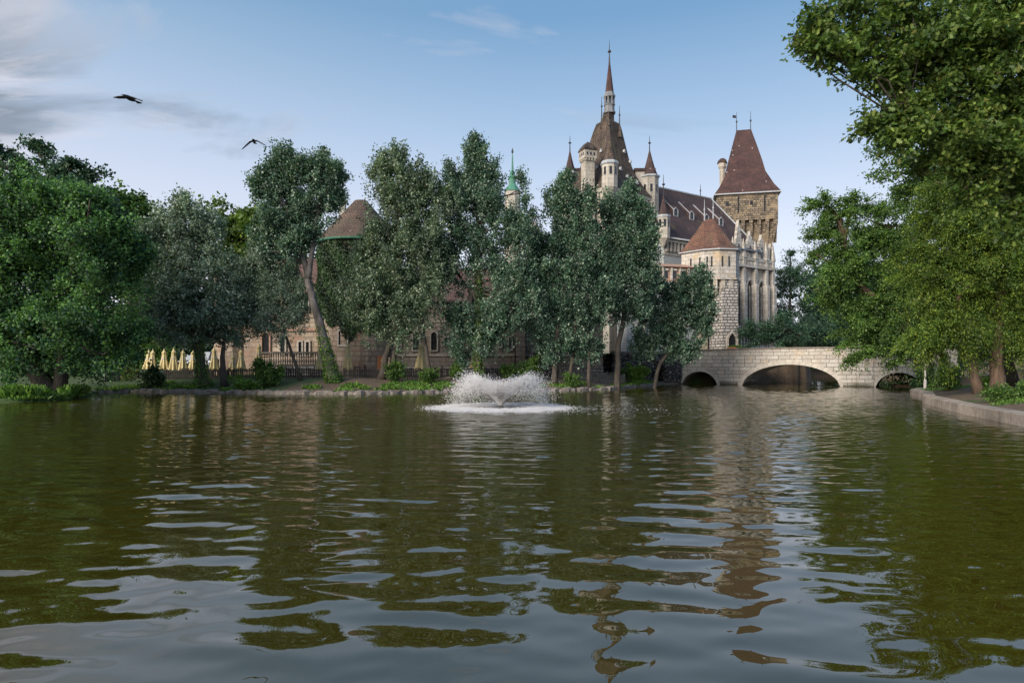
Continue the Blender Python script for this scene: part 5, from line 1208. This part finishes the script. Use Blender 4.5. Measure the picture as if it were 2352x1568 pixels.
for args in [(338, 804, 846, 50.0, 'leftmost folded cream umbrella, leaning on the next one', .10, .9), (348, 803, 846, 49.7, 'second folded cream umbrella from the left in the touching pair', .08, 1.0), (377, 802, 848, 49.5, 'folded cream umbrella standing alone right of the touching pair'),
             (399, 800, 848, 49.5, 'tallest folded umbrella in the left group before the dark trees'), (420.5, 803, 850, 49.0, 'folded cream umbrella third right of the touching pair'), (444, 804, 848, 50.0, 'folded cream umbrella half hidden by the ivy wrapped trunk'),
             (492, 796, 850, 49.3, 'tall folded umbrella between the ivy trunk and the thin trunk'), (534.6, 815, 852, 48.6, 'shortest folded umbrella just right of the thin trunk'), (554, 801, 850, 49.5, 'grey cream folded umbrella behind the shortest one'),
             (595, 788, 840, 50.4, 'pale folded umbrella at the left end of the balustrade'), (735, 796, 848, 47.9, 'yellowish folded umbrella just left of the leaning poplar trunk'), (799, 786, 848, 48.2, 'folded umbrella alone on the terrace right of the leaning poplar', 0, 1.1),
             (884, 786, 830, 48.4, 'steeply tilted folded umbrella behind the twin poplar stems', .22, .8), (890, 817, 858, 47.8, 'low yellow folded umbrella between the twin poplar stems', .05, .9), (968, 785, 848, 48.0, 'wide golden folded umbrella before the arched windows', 0, 1.45), (1088, 812, 846, 49.0, 'folded umbrella beside the ivy green poplar trunk')]:
    umbrella(*args)

def fence(pxa, Ya, pxb, Yb, label, mat, hgt=.72, pitch=.15, name='picket_fence', seed=1):
    r = random.Random(seed); a = (WX(pxa, Ya), Ya); b = (WX(pxb, Yb), Yb); f = Frame(a, b)
    zz0 = lambda s_: float(ground_z(*f.pt(s_, 0, 0)[:2]))
    c = f.pt(f.L/2, 0, 0); root = empty(name, (c[0], c[1], zz0(f.L/2)), label, 'fence', 'dark fences along the terrace')
    m = MB(); s_ = .05
    while s_ < f.L:
        z = zz0(s_); h = hgt+r.uniform(-.07, .07); w_ = r.uniform(.035, .055); o_ = r.uniform(-.012, .012)
        f.slab(m, s_-w_+o_, s_+w_+o_, .03, .055, z+.03, z+h-.05)
        c0 = f.pt(s_+o_, .042, z+h-.05); m.prism([f.pt(s_-w_+o_, .055, 0)[:2], f.pt(s_+w_+o_, .055, 0)[:2], f.pt(s_+w_+o_, .03, 0)[:2], f.pt(s_-w_+o_, .03, 0)[:2]], z+h-.05, z+h, poly1=[c0[:2]]*4, cap=False); s_ += pitch*r.uniform(.9, 1.1)
    m.build('pickets', mat, root)
    for k_ in (.15, .52):
        m = MB(); n = max(2, int(f.L/1.5))
        for i in range(n):
            s0, s1 = f.L*i/n, f.L*(i+1)/n; z0, z1 = zz0(s0)+k_, zz0(s1)+k_
            P = [f.pt(s0, .03, z0), f.pt(s1, .03, z1), f.pt(s1, -.02, z1), f.pt(s0, -.02, z0), f.pt(s0, .03, z0+.06), f.pt(s1, .03, z1+.06), f.pt(s1, -.02, z1+.06), f.pt(s0, -.02, z0+.06)]
            m.add(P, [(3, 2, 1, 0), (4, 5, 6, 7), (0, 1, 5, 4), (1, 2, 6, 5), (2, 3, 7, 6), (3, 0, 4, 7)])
        m.build('rail', mat, root)
    n = max(1, int(f.L/2.4))
    for i in range(n+1):
        s_ = f.L*i/n; z = zz0(s_); m = MB(); f.slab(m, s_-.05, s_+.05, -.11, -.025, z-.1, z+hgt+.03); m.build('post', mat, root)
M['wood_pale'] = m_noise('weathered_grey_wood', (.10, .09, .08), (.26, .24, .22), 9, .85, .3)
fence(376, 47.2, 600, 46.3, 'dark wooden picket fence in front of the left umbrella group', M['wood_dark'], seed=1)
fence(604, 46.3, 752, 46.3, 'wooden picket fence between the large bush and the leaning poplar', M['wood_dark'], seed=2)
fence(790, 46.4, 905, 46.6, 'wooden picket fence right of the leaning poplar trunk', M['wood_dark'], seed=3)
fence(915, 46.6, 1095, 48.2, 'wooden picket fence below the arched windows', M['wood_dark'], seed=4)
fence(1105, 48.4, 1280, 50.0, 'wooden picket fence behind the fountain spray', M['wood_dark'], seed=5)
fence(1285, 50.0, 1435, 52.2, 'tall slatted wooden fence at the right end of the castle bank', M['wood_pale'], .85, .16, seed=6)
fence(243, 46.5, 275, 47.5, 'short black iron fence left of the flowering bush', M['iron'], .8, .12, 'iron_fence', seed=7)

# low terrace wall under the fence
f = Frame((WX(370, 46.9), 46.9), (WX(1095, 47.3), 47.3))
root = empty('terrace_wall', f.pt(f.L/2, 0, .8), 'low dark retaining wall below the picket fences', 'wall')
m = MB(); f.slab(m, 0, f.L, -.5, -.25, .2, .93); m.build('wall', M['castle_brown'], root)

def table(px, Y, label, cloth=False):
    X = WX(px, Y); z = float(ground_z(X, Y)); root = empty('terrace_table', (X, Y, z), label, 'table', 'tables on the castle terrace')
    m = MB(); m.lathe(X, Y, [(.45, z+.70), (.46, z+.72), (.45, z+.745)], 16); m.build('tabletop', M['white_cloth'] if cloth else M['wood_dark'], root)
    m = MB(); m.lathe(X, Y, [(.22, z), (.2, z+.03), (.035, z+.06), (.035, z+.70)], 10); m.build('pedestal', M['iron'], root)
def chair(px, Y, rz, label):
    X = WX(px, Y); z = float(ground_z(X, Y)); root = empty('terrace_chair', (X, Y, z), label, 'chair', 'dark chairs on the castle terrace'); cs, sn = math.cos(rz), math.sin(rz)
    L_ = lambda a, b, c_: (X+a*cs-b*sn, Y+a*sn+b*cs, z+c_)
    m = MB(); q = L_(0, 0, .43); m.box(q, (.42, .42, .04), rz); m.build('seat', M['wood_dark'], root)
    m = MB(); q = L_(0, .2, .62); m.box(q, (.40, .03, .28), rz); m.build('backrest', M['wood_dark'], root)
    for a, b, h in ((-.18, -.18, .43), (.18, -.18, .43), (-.18, .19, .9), (.18, .19, .9)):
        m = MB(); m.tube([L_(a, b, 0), L_(a, b, h)], [.017, .017], 6); m.build('leg', M['iron'], root)
for i, (px, Y, lab) in enumerate([(362, 50.2, 'round table between the first umbrellas on the left'), (432, 50.3, 'round table behind the ivy wrapped trunk'), (512, 50.2, 'round table behind the thin trunk'), (815, 49.5, 'round table right of the lone umbrella'), (944, 49.5, 'round table left of the golden umbrella'), (992, 49.8, 'round table right of the golden umbrella')]):
    table(px, Y, lab, i in (0, 2, 4)); 
    for sx_, rz in ((-15, math.pi/2), (17, -math.pi/2)): chair(px+sx_, Y, rz, 'dark chair '+('left' if sx_ < 0 else 'right')+' of the '+lab)
# menu board, cornice table by the wall
p = W(876, 850, 49.5); z = float(ground_z(p[0], 49.5)); root = empty('notice_board', (p[0], 49.5, z), 'orange brown wooden board behind the twin poplar stems', 'board')
m = MB(); m.box((p[0], 49.5, z+.45), (.62, .04, 1.15)); m.build('panel', M['wood_orange'], root)
for a in (-.26, .26): m = MB(); m.box((p[0]+a, 49.54, z), (.05, .04, 1.55)); m.build('leg', M['wood_dark'], root)
# marquee roof among the umbrellas
p = W(458, 815, 53); z = float(ground_z(p[0], 53)); root = empty('garden_pavilion', (p[0], 53, z), 'small open pavilion with grey blue roof behind the ivy wrapped trunk', 'pavilion')
m = MB(); a = WZ(827, 53); m.prism([(p[0]-1.15, 52), (p[0]+1.15, 52), (p[0]+1.15, 54.2), (p[0]-1.15, 54.2)], a, WZ(808, 53), poly1=[(p[0]-.2, 53), (p[0]+.9, 53), (p[0]+.9, 53.2), (p[0]-.2, 53.2)]); m.build('roof', M['lead'], root)
for (dx_, yy) in ((-1.05, 52.1), (1.05, 52.1), (-1.05, 54.1), (1.05, 54.1)): m = MB(); m.box((p[0]+dx_, yy, z), (.08, .08, a-z)); m.build('post', M['wood_dark'], root)
# planter beside the gate door
q = bp_(3.9, 3.2, top_z(3.9)-1.0); root = empty('planter_box', (q[0], q[1], q[2]), 'small orange wooden planter box behind the bridge parapet at the gate tower', 'planter')
m = MB(); m.box((q[0], q[1], q[2]), (.85, .35, 1.22), -.5); m.build('box', M['wood_orange'], root)
r2 = np.random.RandomState(4); n = 260; pos = np.array([q[0]+.3, q[1], q[2]+1.2])+r2.normal(size=(n, 3))*np.array([.28, .12, .05])
V = leaf_arrays(pos, _norm(np.array([0, 0, 1])+r2.normal(size=(n, 3))*.4), _norm(r2.normal(size=(n, 3))), r2.uniform(.1, .25, n), 'slim'); np_mesh('plants', V, 4, M['grass'], root, {'tint': r2.rand(n), 'clump': r2.rand(n)})
# lamp post on the right bank
X, Y = WX(2125, 40.5), 40.5; z = float(ground_z(X, Y)); root = empty('lamp_post', (X, Y, z), 'slim pale grey lamp post among the leaves at the right end of the bridge', 'lamp post')
m = MB(); m.lathe(X, Y, [(.09, z), (.09, z+.5), (.055, z+.6), (.04, z+2.2)], 10); m.build('post', M['pole'], root)
m = MB(); m.lathe(X, Y, [(.04, z+2.2), (.09, z+2.26), (.11, z+2.45), (.07, z+2.5)], 10, smooth=True); m.build('lantern', M['pole'], root)
m = MB(); m.lathe(X, Y, [(.13, z+2.5), (.07, z+2.56), (0, z+2.6)], 10); m.build('lantern_cap', M['iron'], root)

# ------------------------------------------------------------------ fountain
mf, k, bs, out = newmat('white_water_spray')
bs.inputs['Base Color'].default_value = (.97, .97, .98, 1); bs.inputs['Roughness'].default_value = .35
tr = k.n('ShaderNodeBsdfTranslucent', i_Color=(.95, .96, .98, 1)); mx = k.n('ShaderNodeMixShader', i_0=.35); k.l(bs.outputs[0], mx.inputs[1]); k.l(tr.outputs[0], mx.inputs[2]); k.l(mx.outputs[0], out.inputs[0])
M['spray'] = mf
root = empty('fountain', (FX, FY, 0), 'white water fountain spraying a wide V in the middle of the lake', 'fountain')
def drops(name, pos, size, seed, vel=None, ln=None):
    r = np.random.RandomState(seed); n = len(pos)
    T = np.array([(1, 0, -.5), (-.5, .87, -.5), (-.5, -.87, -.5), (0, 0, 1.0)])
    V = pos[:, None, :]+size[:, None, None]*T[None]; idx_ = np.array([(0, 2, 1), (0, 1, 3), (1, 2, 3), (2, 0, 3)])
    if vel is not None: V[:, 3] += vel*ln[:, None]
    Fx = (np.arange(n)[:, None, None]*4+idx_[None]).reshape(-1, 3)
    return np_mesh(name, V.reshape(-1, 3), 3, M['spray'], root, F_=Fx)
r2 = np.random.RandomState(2)
def jets(n, vmin, vmax, emin, emax, t0, t1, spread, gust=0.0):
    a = r2.uniform(0, 6.283, n); el = r2.uniform(emin, emax, n); q_ = np.cos(a)**2; keep_ = r2.rand(n) < .30+.70*q_; a, el, q_ = a[keep_], el[keep_], q_[keep_]; n = len(a)
    v = r2.uniform(vmin, vmax, n)*(.925+.085*q_)*(1+gust*np.sin(a*7)*.5+gust*r2.normal(size=n)*.5); tf = 2*v*np.sin(el)/9.8
    t = tf*(t0+(t1-t0)*r2.rand(n))
    rr_ = v*np.cos(el)*(1-np.exp(-1.0*t)); z = v*np.sin(el)*t-4.9*t*t
    p = np.stack([FX+rr_*np.cos(a), FY+rr_*np.sin(a), z+.05], -1)+r2.normal(size=(n, 3))*(spread*t)[:, None]
    vel = np.stack([v*np.cos(el)*np.cos(a), v*np.cos(el)*np.sin(a), v*np.sin(el)-9.8*t], -1)
    return p, vel
E = math.radians
p, v_ = jets(64000, 5.3, 6.05, E(50.5), E(58), 0, .42, .12, .06); drops('jet', p, r2.uniform(.009, .022, len(p)), 2, v_, r2.uniform(.005, .022, len(p)))
p, v_ = jets(27000, 5.2, 6.1, E(50), E(58), .38, 1.0, .18, .07); keep = p[:, 2] > .02; drops('spray', p[keep], r2.uniform(.009, .026, keep.sum()), 1, v_[keep], r2.uniform(.002, .008, keep.sum()))
p, v_ = jets(2500, 5.2, 6.1, E(50), E(58), .3, 1.0, .22, .05); keep = p[:, 2] > .02; drops('loose_drops', p[keep], r2.uniform(.010, .022, keep.sum()), 3)
# foam ring where the water falls back
n = 90000; a = r2.uniform(0, 6.283, n); rad = np.where(r2.rand(n) < .7, r2.normal(1.88, .24, n), r2.normal(2.1, .42, n))+.12*np.sin(a*11+1)+.10*np.sin(a*23); p = np.stack([FX+rad*np.cos(a), FY+rad*np.sin(a), np.abs(r2.normal(0, .035, n))+.006], -1); drops('foam', p, r2.uniform(.007, .024, n), 4)
r3 = np.random.RandomState(12); n = 420; aa_ = r3.normal(-.15, .5, n); dd_ = 2.6+np.abs(r3.normal(0, 1.9, n)); bx, by = FX+dd_*np.cos(aa_)*1.3, FY+dd_*np.sin(aa_)*.9-.3
V = leaf_arrays(np.stack([bx, by, np.full(n, .018)], -1), np.stack([np.cos(aa_*9), np.sin(aa_*9), 0*aa_], -1), np.tile([0, 0, 1.0], (n, 1)), r3.uniform(.03, .085, n), 'kite'); np_mesh('foam_bubbles', V, 4, M['spray'], root)
m = MB(); m.lathe(FX, FY, [(.22, -.3), (.22, .03), (.09, .06), (.06, .18)], 12); m.build('nozzle', M['iron'], root)

# ------------------------------------------------------------------ birds
def bird(px, py, Y, span, label, pose, yaw_):
    c = Vector(W(px, py, Y)); root = empty('bird', c, label, 'bird', 'dark birds in flight', rz=yaw_)
    bpy.context.view_layer.update(); mw_ = root.matrix_world
    def Lp(x, y_, z): return tuple(mw_ @ Vector((x, y_, z)))
    s = span/2; V = []; Fs = []
    # body: lathe along local y
    n = 10; prof = [(-.24, .0), (-.21, .028), (-.15, .048), (-.08, .062), (0, .072), (.10, .058), (.18, .030)]; sc_ = span/.95
    for yy, r_ in prof:
        for j in range(n): a = 2*math.pi*j/n; V.append(Lp(r_*math.cos(a)*sc_, yy*sc_, r_*.9*math.sin(a)*sc_))
    for k_ in range(len(prof)-1):
        for j in range(n): Fs.append((k_*n+j, k_*n+(j+1) % n, (k_+1)*n+(j+1) % n, (k_+1)*n+j))
    b = len(V)
    V += [Lp(-.03*sc_, .16*sc_, .01), Lp(.03*sc_, .16*sc_, .01), Lp(.085*sc_, .36*sc_, .0), Lp(0, .39*sc_, .0), Lp(-.085*sc_, .36*sc_, .0), Lp(0, .2*sc_, -.02)]
    Fs += [(b, b+1, b+2, b+3, b+4), (b, b+5, b+1)]
    b = len(V); V += [Lp(0, -.31*sc_, -.01), Lp(.015, -.22*sc_, .01), Lp(-.015, -.22*sc_, .01), Lp(0, -.22*sc_, -.02)]; Fs += [(b, b+1, b+2), (b, b+3, b+1), (b, b+2, b+3)]
    m = MB(); m.add(V, Fs, True); body = m.build('body', M['black'], root)
    for sg in (-1, 1):
        up1, up2 = pose[0 if sg < 0 else 1]; st = [(0.04, 0, .20), (.30, up1*.30, .22), (.62, up1*.30+up2*.32, .19), (.86, up1*.30+up2*.56, .13), (1.0, up1*.30+up2*.70, .04)]
        V = []; Fs = []
        for x, z, ch_ in st:
            yo = -.05-.10*math.sin(min(x, .5)*3.1)+(.14*max(0, x-.5))
            for yy, th in ((yo, .0), (yo+ch_*.3, .018), (yo+ch_, .0), (yo+ch_*.3, -.012)): V.append(Lp(sg*x*s, yy*sc_*1.0, z*s+th*sc_+.02))
        for i in range(len(st)-1):
            for j in range(4):
                q = (i*4+j, i*4+(j+1) % 4, (i+1)*4+(j+1) % 4, (i+1)*4+j); Fs.append(q if sg > 0 else q[::-1])
        Fs.append((16, 17, 18, 19))
        m = MB(); m.add(V, Fs, True); m.build('wing', M['black'], root)
bird(298, 226, 18, .95, 'larger dark bird gliding with spread wings high on the left', ((.10, .02), (-.20, -.42)), math.radians(-14))
bird(583, 324, 27.5, .95, 'smaller dark bird with drooping wings left of the tall poplar top', ((-.55, -1.05), (-.1, -.55)), math.radians(12))
